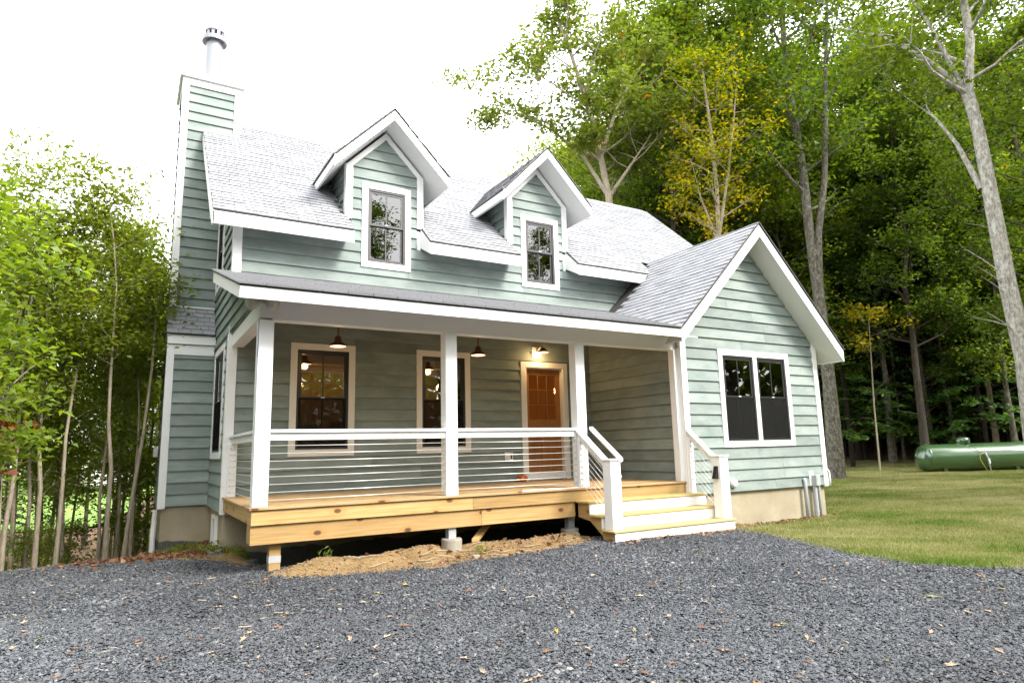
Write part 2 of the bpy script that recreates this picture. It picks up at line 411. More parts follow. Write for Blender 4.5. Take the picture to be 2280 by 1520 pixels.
def clapboards(fr, poly, v0, expo, openings, parent, split=3.6, t0=0.003, t1=0.034, seed=1):
    rr = random.Random(seed)
    vmin = min(p[1] for p in poly); vmax = max(p[1] for p in poly)
    k = math.floor((vmin - v0) / expo)
    n = 0
    while v0 + k * expo < vmax - 0.005:
        a = v0 + k * expo + rr.uniform(-0.003, 0.003); b = v0 + (k + 1) * expo + 0.014
        k += 1
        strip = clip_convex([(-50, a), (50, a), (50, b), (-50, b)], poly)
        if area(strip) < 0.002: continue
        u0 = min(p[0] for p in strip); u1 = max(p[0] for p in strip)
        cuts = [u0, u1]; mids = []
        for o in openings:
            if o[2] < b and o[3] > a and o[1] > u0 and o[0] < u1:
                cuts += [o[0], o[1]]; mids.append(o)
        cuts = sorted(set(cuts))
        segs = []
        for i in range(len(cuts) - 1):
            c0, c1 = cuts[i], cuts[i + 1]; cu = (c0 + c1) / 2
            hit = [o for o in mids if o[0] < cu < o[1]]
            if hit:
                o = hit[0]
                if o[2] > a + 0.01: segs.append((c0, c1, a, o[2]))
                if o[3] < b - 0.02: segs.append((c0, c1, o[3], b))
            else:
                if c1 - c0 > split:
                    mid = c0 + (c1 - c0) * rr.uniform(0.3, 0.7); segs += [(c0, mid - 0.002, a, b), (mid + 0.002, c1, a, b)]
                else: segs.append((c0, c1, a, b))
        for (c0, c1, d0, d1) in segs:
            pc = clip_convex([(c0, d0), (c1, d0), (c1, d1), (c0, d1)], strip)
            if area(pc) < 0.0008: continue
            th = lambda v: t0 + (t1 - t0) * (1 - (v - a) / (b - a))
            m = MB(); m.hull([fr.p(u, v, th(v) + 0.002) for u, v in pc], [fr.p(u, v, 0.002) for u, v in pc])
            m.build('clapboard', SIDING, parent); n += 1
    return n

SHINGLES = []      # (size in the picture, corner points, normal)
def shingle_plane(fr, polys, expo, skip=None, seed=1, lift=0.0, width=0.32, t=0.009):
    rr = random.Random(seed)
    u0 = min(p[0] for q in polys for p in q); u1 = max(p[0] for q in polys for p in q)
    vmin = min(p[1] for q in polys for p in q); vmax = max(p[1] for q in polys for p in q)
    row = 0; v = vmin
    while v < vmax - 0.01:
        u = u0 - width * ((row * 0.5) % 1.0) + rr.uniform(-0.02, 0.02)
        while u < u1:
            g = rr.uniform(0.003, 0.006)
            dv = rr.uniform(-0.004, 0.004)
            quad = [(u + g, v + dv), (u + width - g, v + dv), (u + width - g, v + expo + 0.02), (u + g, v + expo + 0.02)]
            for pl in polys:
                c = clip_convex(quad, pl)
                if area(c) < 0.002: continue
                ctr = fr.p(sum(p[0] for p in c) / len(c), sum(p[1] for p in c) / len(c))
                if skip and skip(ctr): continue
                t = rr.uniform(0.009, 0.017)
                lf = rr.uniform(0, lift) if row == 0 else rr.uniform(0, lift * 0.25)
                hh = lambda q: (t + lf) * max(0.0, 1 - (q - v) / (expo + 0.02)) + 0.002
                top = [fr.p(a, b, hh(b)) for a, b in c]
                bot = [fr.p(a, b, 0.0) for a, b in c]
                d = ctr - CAM_POS; dist = d.length
                px = area(c) * max(0.0, -fr.N.dot(d.normalized())) / dist ** 2
                if d.dot(FWD) <= 0: px = 0
                SHINGLES.append((px, top, bot))
            u += width
        v += expo; row += 1

# ------------------------------------------------------------------ terrain
def sm(t): t = np.clip(t, 0, 1); return t * t * (3 - 2 * t)
def H(x, y):
    x = np.asarray(x, float); y = np.asarray(y, float)
    z = np.full(np.broadcast(x, y).shape, -0.80)
    z = z + 0.085 * np.exp(-((x - 5.9) / 2.2) ** 2 - ((y + 3.7) / 1.3) ** 2)
    z = z - 0.12 * sm((-5 - y) / 6) - 0.05 * sm((x - 7.4) / 1.2)
    z = z + 0.06 * np.exp(-((x - 0.5) / 0.9) ** 2 - ((y + 2.7) / 0.8) ** 2)
    z = z + 0.20 * sm((x - 12) / 17)
    z = z - 1.7 * sm((y + 0.25) / 7.5) * sm((0.7 - x) / 2.8)
    d = np.hypot(x + 1.3, y + 10.9)
    z = z + 2.3 * sm((d - 30.5) / 24) * sm((x - 8) / 10)
    z = z + 0.02 * np.sin(x * 0.9 + 1) * np.cos(y * 0.8) + 0.012 * np.sin(x * 2.3) * np.sin(y * 2.9 + 1)
    return z
def h1(x, y): return float(H(x, y))
def at(u, D):
    """ground point on the picture column u (2280-wide photo) at horizontal distance D"""
    d = FWD + RIGHT * ((u - 1140) / 1440.4) - UP * ((985 - 760) / 1440.4)
    k = D / math.hypot(d.x, d.y)
    x, y = CAM_POS.x + d.x * k, CAM_POS.y + d.y * k
    return x, y, h1(x, y)
def in_poly(px, py, poly):
    ins = np.zeros(px.shape, bool); n = len(poly)
    for i in range(n):
        x0, y0 = poly[i]; x1, y1 = poly[(i + 1) % n]
        c = ((y0 > py) != (y1 > py)) & (px < (x1 - x0) * (py - y0) / (y1 - y0 + 1e-12) + x0)
        ins ^= c
    return ins
def vnoise(x, y, f, seed):
    """cheap smooth noise for ragged borders"""
    r = np.random.default_rng(seed); s = 0
    for k in range(6):
        a = r.uniform(0, 6.28); p = r.uniform(0, 6.28); ff = f * (1.5 ** k)
        s = s + np.sin((x * math.cos(a) + y * math.sin(a)) * ff + p) / (1.25 ** k)
    return s / 3
def sheet(name, x0, x1, y0, y1, step, zf, keep, mat, kind='structure'):
    nx = int((x1 - x0) / step) + 1; ny = int((y1 - y0) / step) + 1
    X, Y = np.meshgrid(np.linspace(x0, x1, nx), np.linspace(y0, y1, ny))
    Z = zf(X, Y)
    idx = np.arange(nx * ny).reshape(ny, nx)
    q = np.stack([idx[:-1, :-1], idx[:-1, 1:], idx[1:, 1:], idx[1:, :-1]], -1).reshape(-1, 4)
    if keep is not None:
        cx = (X[:-1, :-1] + X[1:, 1:]).ravel() / 2; cy = (Y[:-1, :-1] + Y[1:, 1:]).ravel() / 2
        q = q[keep(cx, cy)]
    used = np.unique(q); remap = np.zeros(nx * ny, int); remap[used] = np.arange(len(used))
    V = np.stack([X.ravel(), Y.ravel(), Z.ravel()], -1)[used]
    return npmesh(name, V, remap[q], mat, kind=kind, smooth=True)
def npmesh(name, V, Q, mat, kind=None, smooth=False, tint=None, parent=None, mesh_only=False):
    me = bpy.data.meshes.new(name); k = Q.shape[1]
    me.vertices.add(len(V)); me.vertices.foreach_set('co', np.ascontiguousarray(V, np.float32).ravel())
    me.loops.add(Q.size); me.loops.foreach_set('vertex_index', np.ascontiguousarray(Q, np.int32).ravel())
    me.polygons.add(len(Q)); me.polygons.foreach_set('loop_start', np.arange(0, Q.size, k, dtype=np.int32))
    me.polygons.foreach_set('loop_total', np.full(len(Q), k, np.int32))
    if smooth: me.polygons.foreach_set('use_smooth', np.ones(len(Q), bool))
    me.update(calc_edges=True)
    if tint is not None:
        a = me.attributes.new('tint', 'FLOAT', 'FACE'); a.data.foreach_set('value', np.ascontiguousarray(tint, np.float32))
    me.materials.append(mat)
    if mesh_only: return me
    return link(name, me, parent, kind)

GRAVEL_POLY = [(-14, 2.6), (-6, 1.5), (-2.7, 0.75), (-1.15, 0.05), (-0.25, -1.05), (0.2, -1.85), (0.85, -2.75), (1.9, -3.35), (2.6, -3.15), (3.4, -3.2), (4.1, -2.95), (4.7, -2.85), (7.3, -2.7),
               (7.5, -3.1), (7.33, -4.25), (6.95, -5.5), (6.75, -6.45), (7.3, -7.05), (9.2, -8.8), (14, -13), (14, -24), (-14, -24)]
LAWN_POLY = [(7.2, -2.5), (7.3, -3.1), (7.15, -4.3), (6.75, -5.55), (6.55, -6.5), (7.1, -7.1), (9, -8.9), (14, -13.2), (36, -8), (33.2, 2.4), (30.6, 5.7), (28.9, 9.2), (27, 15), (10.5, 15), (10.5, -2.5)]
def keep_gravel(x, y):
    e = 0.16; return in_poly(x + vnoise(x, y, 5, 3) * e, y + vnoise(x, y, 5, 4) * e, GRAVEL_POLY)
def keep_gravel_loose(x, y):
    r_ = np.random.default_rng(1234); jx = r_.normal(size=x.shape) * 0.22; jy = r_.normal(size=x.shape) * 0.22
    return in_poly(x + jx, y + jy, GRAVEL_POLY)
def keep_lawn(x, y):
    e = 0.07; return in_poly(x + vnoise(x, y, 3, 5) * e, y + vnoise(x, y, 3, 6) * e, LAWN_POLY)
sheet('forest_floor', -130, 150, -60, 150, 1.0, lambda x, y: H(x, y) - 0.06, lambda x, y: ~((x > -0.2) & (x < 7.2) & (y > -3.1) & (y < 5.5)), LEAFLITTER)
WX0 = 7.013
def dirt_z(x, y):
    crest = -2.62 + 0.12 * vnoise(x, x * 0 + 1.0, 2.2, 18)
    z = H(x, y) - 0.012 + (0.15 + 0.05 * vnoise(x, y, 3, 19)) * np.exp(-((y - crest) / 0.33) ** 2) * sm((x - 0.1) / 0.9) * sm((5.0 - x) / 0.8)
    z = z - 0.10 * np.exp(-((x - 2.62) / 0.22) ** 2) * np.exp(-((y + 2.6) / 0.4) ** 2)
    z = z - 0.50 * sm((y - crest - 0.1) / 0.55) * sm((x - 0.15) / 0.5) * sm((WX0 + 0.3 - x) / 0.5)
    return z + 0.02 * vnoise(x, y, 9, 8) * sm((y + 3.4) / 0.5)
sheet('dirt_bed', -2.6, 7.6, -3.6, 2.4, 0.06, dirt_z, lambda x, y: ~((x > 0.15) & (y > 0.3)), DIRTM)
sheet('gravel_driveway', -14, 14, -24, 3, 0.08, lambda x, y: H(x, y) + 0.005 + 0.008 * vnoise(x, y, 14, 9), keep_gravel, GRAVELM)
sheet('lawn', 6.4, 36, -14, 15, 0.12, lambda x, y: H(x, y) + 0.010, keep_lawn, LAWNM)
far = sheet('far_lawn', -75, 5, 26, 95, 1.5, lambda x, y: H(x, y) + 0.02 + 0.02 * (y - 26), None, FARLAWN)

# ------------------------------------------------------------------ the cottage
house = thing('cottage', 'green clapboard cottage with white trim, two dormers and a front porch', 'house', (4.0, 0.0, -0.8))
E0 = 0.198
YD, XD1 = -2.60, 7.013                    # deck front edge, wing left wall
WX0, WX1, WY = 7.013, 10.751, -2.64       # wing walls
EAVE_Y, EAVE_ZT, EAVE_ZB = -0.456, 4.354, 4.121
SL = 0.8976                               # main roof slope
RIDGE_Y, RIDGE_Z = 3.178, 7.616
RX0, RX1 = -0.397, 11.85
BX1 = 11.45                               # right wall of the main body
E1, E2, E3, E4 = 1.795, 3.200, 5.100, 6.503
PFY, PFZT, PFZB, PSL = -3.112, 2.559, 2.389, 0.304
WRY = -3.10; WAX, WAZ = 8.826, 4.756; WLX, WLZ = 6.613, 2.569; WRX, WRZ = 11.08, 2.456
WSL = (WAZ - WLZ) / (WAX - WLX); WSR = (WAZ - WRZ) / (WRX - WAX)
def z_main(y): return EAVE_ZT + SL * (y - EAVE_Y)
def z_wing(x): return WLZ + WSL * (x - WLX) if x < WAX else WAZ - WSR * (x - WAX)

F0 = front(0.0)
def inset(o, d): return (o[0] + d, o[1] - d, o[2] + d, o[3] - d)
W1 = (0.910, 1.980, 0.573, 2.420); W2 = (3.102, 4.177, 0.573, 2.420)
DR = (5.292, 6.404, 0.0, 2.313)
WD1 = (2.060, 2.985, 3.850, 5.430); WD2 = (5.385, 6.300, 3.845, 5.375)
op_front = [inset(w, 0.02) for w in (W1, W2)] + [(5.31, 6.385, -0.1, 2.29)]
op_all = op_front + [inset(w, 0.02) for w in (WD1, WD2)]

# front wall: lower part to the eave, then the two dormer fronts above it
P_low = [(0.0, -0.24), (BX1, -0.24), (BX1, 4.30), (0.0, 4.30)]
front_wall = backing(F0, P_low, [inset(o, 0.08) for o in op_all], 0.12, 'front_wall', WHITE, house)
clapboards(F0, [(0.09, -0.24), (WX0, -0.24), (WX0, 2.56), (0.09, 2.56)], -0.24, E0, op_front, front_wall, split=2.6, seed=2)
clapboards(F0, [(0.09, 2.56), (8.9, 2.56), (8.9, 4.30), (0.09, 4.30)], 2.532, E0, [inset(w, 0.02) for w in (WD1, WD2)], front_wall, split=3.0, seed=3)

# gable wall on the left (x = 0); u = -y
FL = leftf(0.0)
WS_LOW = (-1.80, -0.42, 0.565, 2.435); WS_UP = (-2.35, -1.30, 3.60, 5.05)
BACK_Y = 6.2
P_gab = [(-BACK_Y, -0.24), (0.0, -0.24), (0.0, 4.30), (0.0, 4.50), (-RIDGE_Y + 0.12, RIDGE_Z - 0.16), (-BACK_Y, 4.6)]
gable_wall = backing(FL, P_gab, [inset(o, 0.08) for o in (WS_LOW, WS_UP)], 0.12, 'gable_wall', WHITE, house)
clapboards(FL, [(-2.55, -0.24), (-0.085, -0.24), (-0.085, 4.55), (-2.55, 6.72)], -0.24, E0, [inset(o, 0.02) for o in (WS_LOW, WS_UP)], gable_wall, split=9, seed=4)
# corner boards at the house corner (front face and left face)
m = MB(); m.box((-0.040, -0.042, -0.26), (0.095, 0.0, 2.62)); m.build('corner_board', WHITE, front_wall, bevel=0.003)
m = MB(); m.box((-0.040, -0.042, 3.40), (0.095, 0.0, 4.34)); m.build('corner_board', WHITE, front_wall, bevel=0.003)
m = MB(); m.box((-0.042, 0.0, -0.26), (0.0, 0.085, 2.50)); m.build('corner_board', WHITE, gable_wall, bevel=0.003)
m = MB(); m.box((-0.042, 0.0, 3.36), (0.0, 0.085, 4.40)); m.build('corner_board', WHITE, gable_wall, bevel=0.003)
# other walls of the body (out of sight, they close it)
bx('back_wall', (0.0, BACK_Y, -0.3), (BX1, BACK_Y + 0.12, 4.7), SIDING, house)
FR_ = Frame((BX1, 0, 0), (0, 1, 0), (0, 0, 1), (1, 0, 0))
backing(FR_, [(0, -0.24), (BACK_Y, -0.24), (BACK_Y, 4.6), (RIDGE_Y, RIDGE_Z - 0.16), (0, 4.5)], [], 0.12, 'side_wall', SIDING, house)

# foundation
m = MB()
m.box((0.03, 0.03, -1.8), (BX1 - 0.03, 0.25, -0.25)); m.box((0.03, 0.25, -2.4), (0.25, BACK_Y, -0.25))
m.box((-0.74, 2.06, -2.4), (0.03, 4.1, -0.25))
m.box((WX0 + 0.03, WY + 0.03, -1.6), (WX1 - 0.03, WY + 0.25, -0.232)); m.box((WX0 + 0.03, WY + 0.25, -1.6), (WX0 + 0.25, 0.03, -0.232)); m.box((WX1 - 0.25, WY + 0.25, -1.6), (WX1 - 0.03, 0.03, -0.232))
foundation = m.build('foundation', CONCRETE, house)
m = MB(); FFD = leftf(0.03)
for a in ((-1.30, -1.24, -0.88, -0.34), (-0.86, -0.80, -0.88, -0.34), (-1.24, -0.86, -0.88, -0.82), (-1.24, -0.86, -0.40, -0.34)): FFD.box(m, a[0], a[1], a[2], a[3], 0.0, 0.05)
bw = m.build('basement_window', WHITE, foundation)
m = MB(); FFD.box(m, -1.24, -0.86, -0.82, -0.40, 0.004, 0.012); m.build('basement_pane', FRAMEUP, foundation)

# ---- wing
FW = front(WY)
WW = (7.912, 9.886, 0.548, 2.331)
zt = lambda x: z_wing(x) - 0.27
def cut_x(z): return WAX - (WAZ - 0.27 - z) / WSL, WAX + (WAZ - 0.27 - z) / WSR
P_wing = [(WX0, -0.232), (WX1, -0.232), (WX1, zt(WX1)), (WAX, WAZ - 0.27), (WX0, zt(WX0))]
wing_wall = backing(FW, P_wing, [inset(WW, 0.08)], 0.12, 'wing_wall', WHITE, house)
P_wc = [(WX0 + 0.085, -0.232), (WX1 - 0.085, -0.232), (WX1 - 0.085, zt(WX1 - 0.085)), (WAX, WAZ - 0.27), (WX0 + 0.085, zt(WX0 + 0.085))]
clapboards(FW, P_wc, -0.247, E0, [inset(WW, 0.02)], wing_wall, split=2.7, seed=5)
FWS = leftf(WX0)
wing_side = backing(FWS, [(0.0, -0.24), (-WY - 0.12, -0.24), (-WY - 0.12, 2.62), (0.0, 3.2)], [], 0.1, 'wing_side_wall', SIDING, house)
clapboards(FWS, [(0.02, 0.0), (-WY - 0.20, 0.0), (-WY - 0.20, 2.60), (0.02, 3.3)], -0.247, E0, [], wing_side, split=9, seed=6)
FWR = Frame((WX1, 0, 0), (0, 1, 0), (0, 0, 1), (1, 0, 0))
backing(FWR, [(WY + 0.12, -0.232), (0.0, -0.232), (0.0, zt(WX1)), (WY + 0.12, zt(WX1))], [], 0.1, 'wing_side_wall', SIDING, house)
for x0, x1 in ((WX0 - 0.040, WX0 + 0.09), (WX1 - 0.09, WX1 + 0.040)):
    top = min(zt(x0), zt(x1)) - 0.0
    m = MB(); m.hull([(x0, WY - 0.042, -0.26), (x1, WY - 0.042, -0.26), (x1, WY - 0.042, zt(x1) - 0.004), (x0, WY - 0.042, zt(x0) - 0.004)],
                     [(x0, WY, -0.26), (x1, WY, -0.26), (x1, WY, zt(x1) - 0.004), (x0, WY, zt(x0) - 0.004)])
    m.build('corner_board', WHITE, wing_wall, bevel=0.003)
bx('corner_board', (WX0 - 0.042, WY, -0.26), (WX0, WY + 0.09, 2.3), WHITE, wing_wall, 0.003)
bx('corner_board', (WX1, WY, -0.26), (WX1 + 0.042, WY + 0.09, 2.35), WHITE, wing_wall, 0.003)

# ---- roofs
def slab(name, pts, nrm, t, mat, parent):
    m = MB(); n = Vector(nrm).normalized() * t
    m.hull([Vector(p) for p in pts], [Vector(p) - n for p in pts]); return m.build(name, mat, parent)
cm = 1 / math.hypot(1, SL)
FM = Frame((RX0, EAVE_Y, EAVE_ZT), (1, 0, 0), (0, cm, SL * cm), (0, -SL * cm, cm))
LM = (RIDGE_Y - EAVE_Y) / cm; V0 = -EAVE_Y / cm
def mp(x, y): return FM.p(x - RX0, (y - EAVE_Y) / cm, 0)
main_roof = slab('main_roof', [mp(RX0, 0), mp(RX1, 0), mp(RX1, RIDGE_Y), mp(RX0, RIDGE_Y)], FM.N, 0.03, DARKEDGE, house)
strips = [(RX0, E1), (E2, E3), (E4, 8.6)]
for a, b in strips:
    slab('eave_sheathing', [mp(a, EAVE_Y), mp(b, EAVE_Y), mp(b, 0), mp(a, 0)], FM.N, 0.03, DARKEDGE, main_roof)
nb = Vector((0, 0.62, 0.78))
slab('back_slope', [(RX0, RIDGE_Y, RIDGE_Z), (RX1, RIDGE_Y, RIDGE_Z), (RX1, 6.8, 4.25), (RX0, 6.8, 4.25)], nb, 0.05, SHINGLE, main_roof)
def in_dormer(c, cxm):
    return c.y > -0.02 and abs(c.x - cxm) < 0.66 and c.z < 6.55 - abs(c.x - cxm)
DX = (2.4975, 5.8015)
def skip_main(c):
    if z_wing(c.x) > c.z + 0.12 and WLX < c.x < WRX and c.y < 0.6: return True
    return any(in_dormer(c, d) for d in DX)
up = [(0, V0), (RX1 - RX0, V0), (RX1 - RX0, LM), (0, LM)]
st_uv = [[(a - RX0, 0), (b - RX0, 0), (b - RX0, V0), (a - RX0, V0)] for a, b in strips]
shingle_plane(FM, [up] + st_uv, V0 / 5, skip_main, seed=11, lift=0.004)
m = MB()
for i in range(40):
    x = RX0 + i * 0.31
    if x + 0.3 > RX1: break
    t = 0.004 + 0.004 * (i % 2)
    m.hull([(x, RIDGE_Y - 0.13, RIDGE_Z - 0.117 + 0.016 + t), (x + 0.32, RIDGE_Y - 0.13, RIDGE_Z - 0.117 + 0.016), (x + 0.32, RIDGE_Y, RIDGE_Z + 0.02), (x, RIDGE_Y, RIDGE_Z + 0.02 + t)],
           [(x, RIDGE_Y - 0.13, RIDGE_Z - 0.117), (x + 0.32, RIDGE_Y - 0.13, RIDGE_Z - 0.117), (x + 0.32, RIDGE_Y, RIDGE_Z), (x, RIDGE_Y, RIDGE_Z)])
m.build('ridge_cap', SHINGLE, main_roof)
# fascia, soffit, eave returns, rake board
ST = EAVE_ZT - 0.03
for i, (a, b) in enumerate(strips):
    bx('fascia', (a, EAVE_Y - 0.004, EAVE_ZB), (b, EAVE_Y + 0.022, ST), WHITE, main_roof, 0.003)
    d = -EAVE_Y
    m = MB(); m.hull([(a, EAVE_Y + 0.022, EAVE_ZB + 0.012), (b, EAVE_Y + 0.022, EAVE_ZB + 0.012), (b, 0.0, EAVE_ZB + 0.012 + SL * d * 0.55), (a, 0.0, EAVE_ZB + 0.012 + SL * d * 0.55)],
                     [(a, EAVE_Y + 0.022, EAVE_ZB + 0.03), (b, EAVE_Y + 0.022, EAVE_ZB + 0.03), (b, 0.0, EAVE_ZB + 0.03 + SL * d * 0.55), (a, 0.0, EAVE_ZB + 0.03 + SL * d * 0.55)])
    m.build('soffit', SOFFIT, main_roof)
    for x, s_ in ((a, -1), (b, 1)):
        if (i == 0 and s_ < 0) or (i == 2 and s_ > 0): continue
        x0, x1 = (x - 0.012, x + 0.002) if s_ < 0 else (x - 0.002, x + 0.012)
        m = MB(); q = [(EAVE_Y - 0.002, EAVE_ZB), (0.0, EAVE_ZB + SL * d * 0.55), (0.0, z_main(0) - 0.05), (EAVE_Y - 0.002, ST - 0.008)]
        m.hull([(x0, *p) for p in q], [(x1, *p) for p in q]); m.build('eave_return', WHITE, main_roof)
m = MB(); q = [(EAVE_Y - 0.004, EAVE_ZB), (EAVE_Y - 0.004, ST), (RIDGE_Y, RIDGE_Z - 0.035), (RIDGE_Y, RIDGE_Z - 0.25), (EAVE_Y + 0.1, EAVE_ZB)]
m.hull([(RX0 - 0.004, *p) for p in q], [(RX0 + 0.02, *p) for p in q]); m.build('rake_board', WHITE, main_roof)
m = MB(); q = [(EAVE_Y + 0.1, EAVE_ZB + 0.02), (RIDGE_Y, RIDGE_Z - 0.23), (RIDGE_Y, RIDGE_Z - 0.21), (EAVE_Y + 0.1, EAVE_ZB + 0.04)]
m.hull([(RX0 + 0.02, *p) for p in q], [(-0.001, *p) for p in q]); m.build('soffit', SOFFIT, main_roof)

# wing roof: left slope (U runs back from the rake), right slope
cw = 1 / math.hypot(1, WSL)
FWL = Frame((WLX, WRY, WLZ), (0, 1, 0), (cw, 0, WSL * cw), (-WSL * cw, 0, cw))
LW = (WAX - WLX) / cw
zp0 = PFZT + PSL * (0 - PFY)                           # porch roof height at the wall
vv = (zp0 - WLZ) / (WSL * cw)
back_u = 0.55 - WRY
wing_roof = slab('wing_roof', [FWL.p(0, 0), FWL.p(0, LW), FWL.p(back_u, LW), FWL.p(-WRY, vv)], FWL.N, 0.03, DARKEDGE, house)
shingle_plane(FWL, [[(0, 0), (-WRY, vv), (back_u, LW), (0, LW)]], 0.1285, lambda c: z_main(c.y) > c.z + 0.10 and c.y > EAVE_Y, seed=12, lift=0.004)
cr = 1 / math.hypot(1, WSR); nr = Vector((WSR * cr, 0, cr))
slab('right_slope', [(WAX, WRY, WAZ), (WRX, WRY, WRZ), (WRX, 0.3, WRZ), (WAX, 0.6, WAZ)], nr, 0.035, SHINGLE, wing_roof)
m = MB()                                               # dark shingle edge along the right rake
m.hull([(WAX, WRY - 0.02, WAZ + 0.016), (WRX + 0.02, WRY - 0.02, WRZ - 0.01), (WRX + 0.02, WRY - 0.02, WRZ - 0.035), (WAX, WRY - 0.02, WAZ - 0.012)],
       [(WAX, WRY + 0.3, WAZ + 0.016), (WRX + 0.02, WRY + 0.3, WRZ - 0.01), (WRX + 0.02, WRY + 0.3, WRZ - 0.035), (WAX, WRY + 0.3, WAZ - 0.012)])
m.build('drip_edge', DARKEDGE, wing_roof)
m = MB()
m.hull([(WLX - 0.004, WRY - 0.014, WLZ + 0.004), (WAX, WRY - 0.014, WAZ + 0.008), (WAX, WRY - 0.014, WAZ - 0.016), (WLX - 0.004, WRY - 0.014, WLZ - 0.016)],
       [(WLX - 0.004, WRY + 0.1, WLZ + 0.004), (WAX, WRY + 0.1, WAZ + 0.008), (WAX, WRY + 0.1, WAZ - 0.016), (WLX - 0.004, WRY + 0.1, WLZ - 0.016)])
m.build('drip_edge', DARKEDGE, wing_roof)
RB = 0.255
def rake(name, p0, p1, y0, y1, hgt, parent, mat=WHITE, plumb0=True):
    m = MB(); q = [p0, p1, (p1[0], p1[1] - hgt), (p0[0], p0[1] - hgt)]
    m.hull([(x, y0, z) for x, z in q], [(x, y1, z) for x, z in q]); return m.build(name, mat, parent, bevel=0.002)
g_ = 0.02
rake('rake_board', (WLX, WLZ - g_), (WAX, WAZ - g_), WRY, WRY + 0.024, RB, wing_roof)
rake('rake_board', (WAX + 0.0005, WAZ - g_), (WRX, WRZ - g_), WRY, WRY + 0.024, RB, wing_roof)
def soffit_slope(p0, p1, y0, y1, off, parent, mat=SOFFIT):
    m = MB(); q = [(p0[0], p0[1] - off), (p1[0], p1[1] - off), (p1[0], p1[1] - off + 0.016), (p0[0], p0[1] - off + 0.016)]
    m.hull([(x, y0, z) for x, z in q], [(x, y1, z) for x, z in q]); return m.build('soffit', mat, parent)
soffit_slope((WLX + 0.02, WLZ + 0.02 * WSL), (WAX, WAZ), WRY + 0.024, WY - 0.001, g_ + RB - 0.012, wing_roof)
soffit_slope((WAX, WAZ), (WRX - 0.02, WRZ + 0.02 * WSR), WRY + 0.024, WY - 0.001, g_ + RB - 0.012, wing_roof)
bx('fascia', (WRX - 0.022, WRY + 0.024, WRZ - RB - g_ + 0.01), (WRX, 0.0, WRZ - 0.04), WHITE, wing_roof)
soffit_slope((WX1, z_wing(WX1)), (WRX - 0.022, z_wing(WRX - 0.022)), WY, 0.0, g_ + RB - 0.012, wing_roof)

# porch roof
cp = 1 / math.hypot(1, PSL)
FP = Frame((-0.301, PFY, PFZT), (1, 0, 0), (0, cp, PSL * cp), (0, -PSL * cp, cp))
LP = -PFY / cp
ux = lambda x: x + 0.301
vx = WLX + (zp0 - WLZ) / WSL
porch_roof = slab('porch_roof', [FP.p(0, 0), FP.p(ux(WLX), 0), FP.p(ux(vx), LP), FP.p(0, LP)], FP.N, 0.03, DARKEDGE, house)
shingle_plane(FP, [[(-0.03, -0.035), (ux(WLX), -0.035), (ux(vx), LP), (-0.03, LP)]], 0.125, seed=13, lift=0.022)
bx('fascia', (-0.301, PFY, PFZB), (WLX - 0.002, PFY + 0.024, PFZT - 0.028), WHITE, porch_roof, 0.003)
m = MB(); q = [(PFY + 0.024, PFZB), (PFY + 0.024, PFZT - 0.022), (0, zp0 - 0.03), (0, zp0 - 0.20)]
m.hull([(-0.301, *p) for p in q], [(-0.279, *p) for p in q]); m.build('rake_board', WHITE, porch_roof)
BY0, BY1, BZ0 = YD + 0.04, YD + 0.217, 2.288         # beam front, back, underside
def psz(y): return PFZB + 0.012 + PSL * (y - PFY)
m = MB(); m.hull([(-0.279, PFY + 0.024, psz(PFY + 0.024)), (WX0 - 0.02, PFY + 0.024, psz(PFY + 0.024)), (WX0 - 0.02, BY0, psz(BY0)), (-0.279, BY0, psz(BY0))],
                 [(-0.279, PFY + 0.024, psz(PFY + 0.024) + 0.015), (WX0 - 0.02, PFY + 0.024, psz(PFY + 0.024) + 0.015), (WX0 - 0.02, BY0, psz(BY0) + 0.015), (-0.279, BY0, psz(BY0) + 0.015)])
m.build('soffit', SOFFIT, porch_roof)
m = MB(); m.hull([(-0.279, BY0, psz(BY0)), (0.008, BY0, psz(BY0)), (0.008, 0, psz(0)), (-0.279, 0, psz(0))], [(-0.279, BY0, psz(BY0) + 0.015), (0.008, BY0, psz(BY0) + 0.015), (0.008, 0, psz(0) + 0.015), (-0.279, 0, psz(0) + 0.015)])
m.build('soffit', SOFFIT, porch_roof)
bx('porch_beam', (0.010, BY0, BZ0), (WX0 - 0.028, BY1, psz(BY0) + 0.02), WHITE, porch_roof, 0.004)
bx('porch_beam', (0.010, BY1, BZ0), (0.185, -0.043, 2.50), WHITE, porch_roof, 0.004)
m = MB(); q = [(BY1, psz(BY1) + 0.03), (-0.001, psz(0) + 0.0), (-0.001, psz(0) + 0.02), (BY1, psz(BY1) + 0.05)]
m.hull([(0.008, *p) for p in q], [(WX0, *p) for p in q]); m.build('porch_ceiling', DIMCEIL, porch_roof)
P_end = [(-0.085, 2.502), (-BY1, 2.502), (-BY1, psz(BY1) - 0.002), (-0.085, psz(0.085) - 0.002)]     # sided triangle over the left porch beam
m = MB(); m.hull([(0.0, -u, v) for u, v in P_end], [(0.06, -u, v) for u, v in P_end]); m.build('porch_end_wall', SIDING, porch_roof)
clapboards(FL, P_end, -0.24, E0, [], porch_roof, split=9, seed=7)
bx('beam_trim', (0.16, BY0 - 0.012, BZ0 - 0.022), (WX0 - 0.03, BY0 + 0.16, BZ0 - 0.001), WHITE, porch_roof)

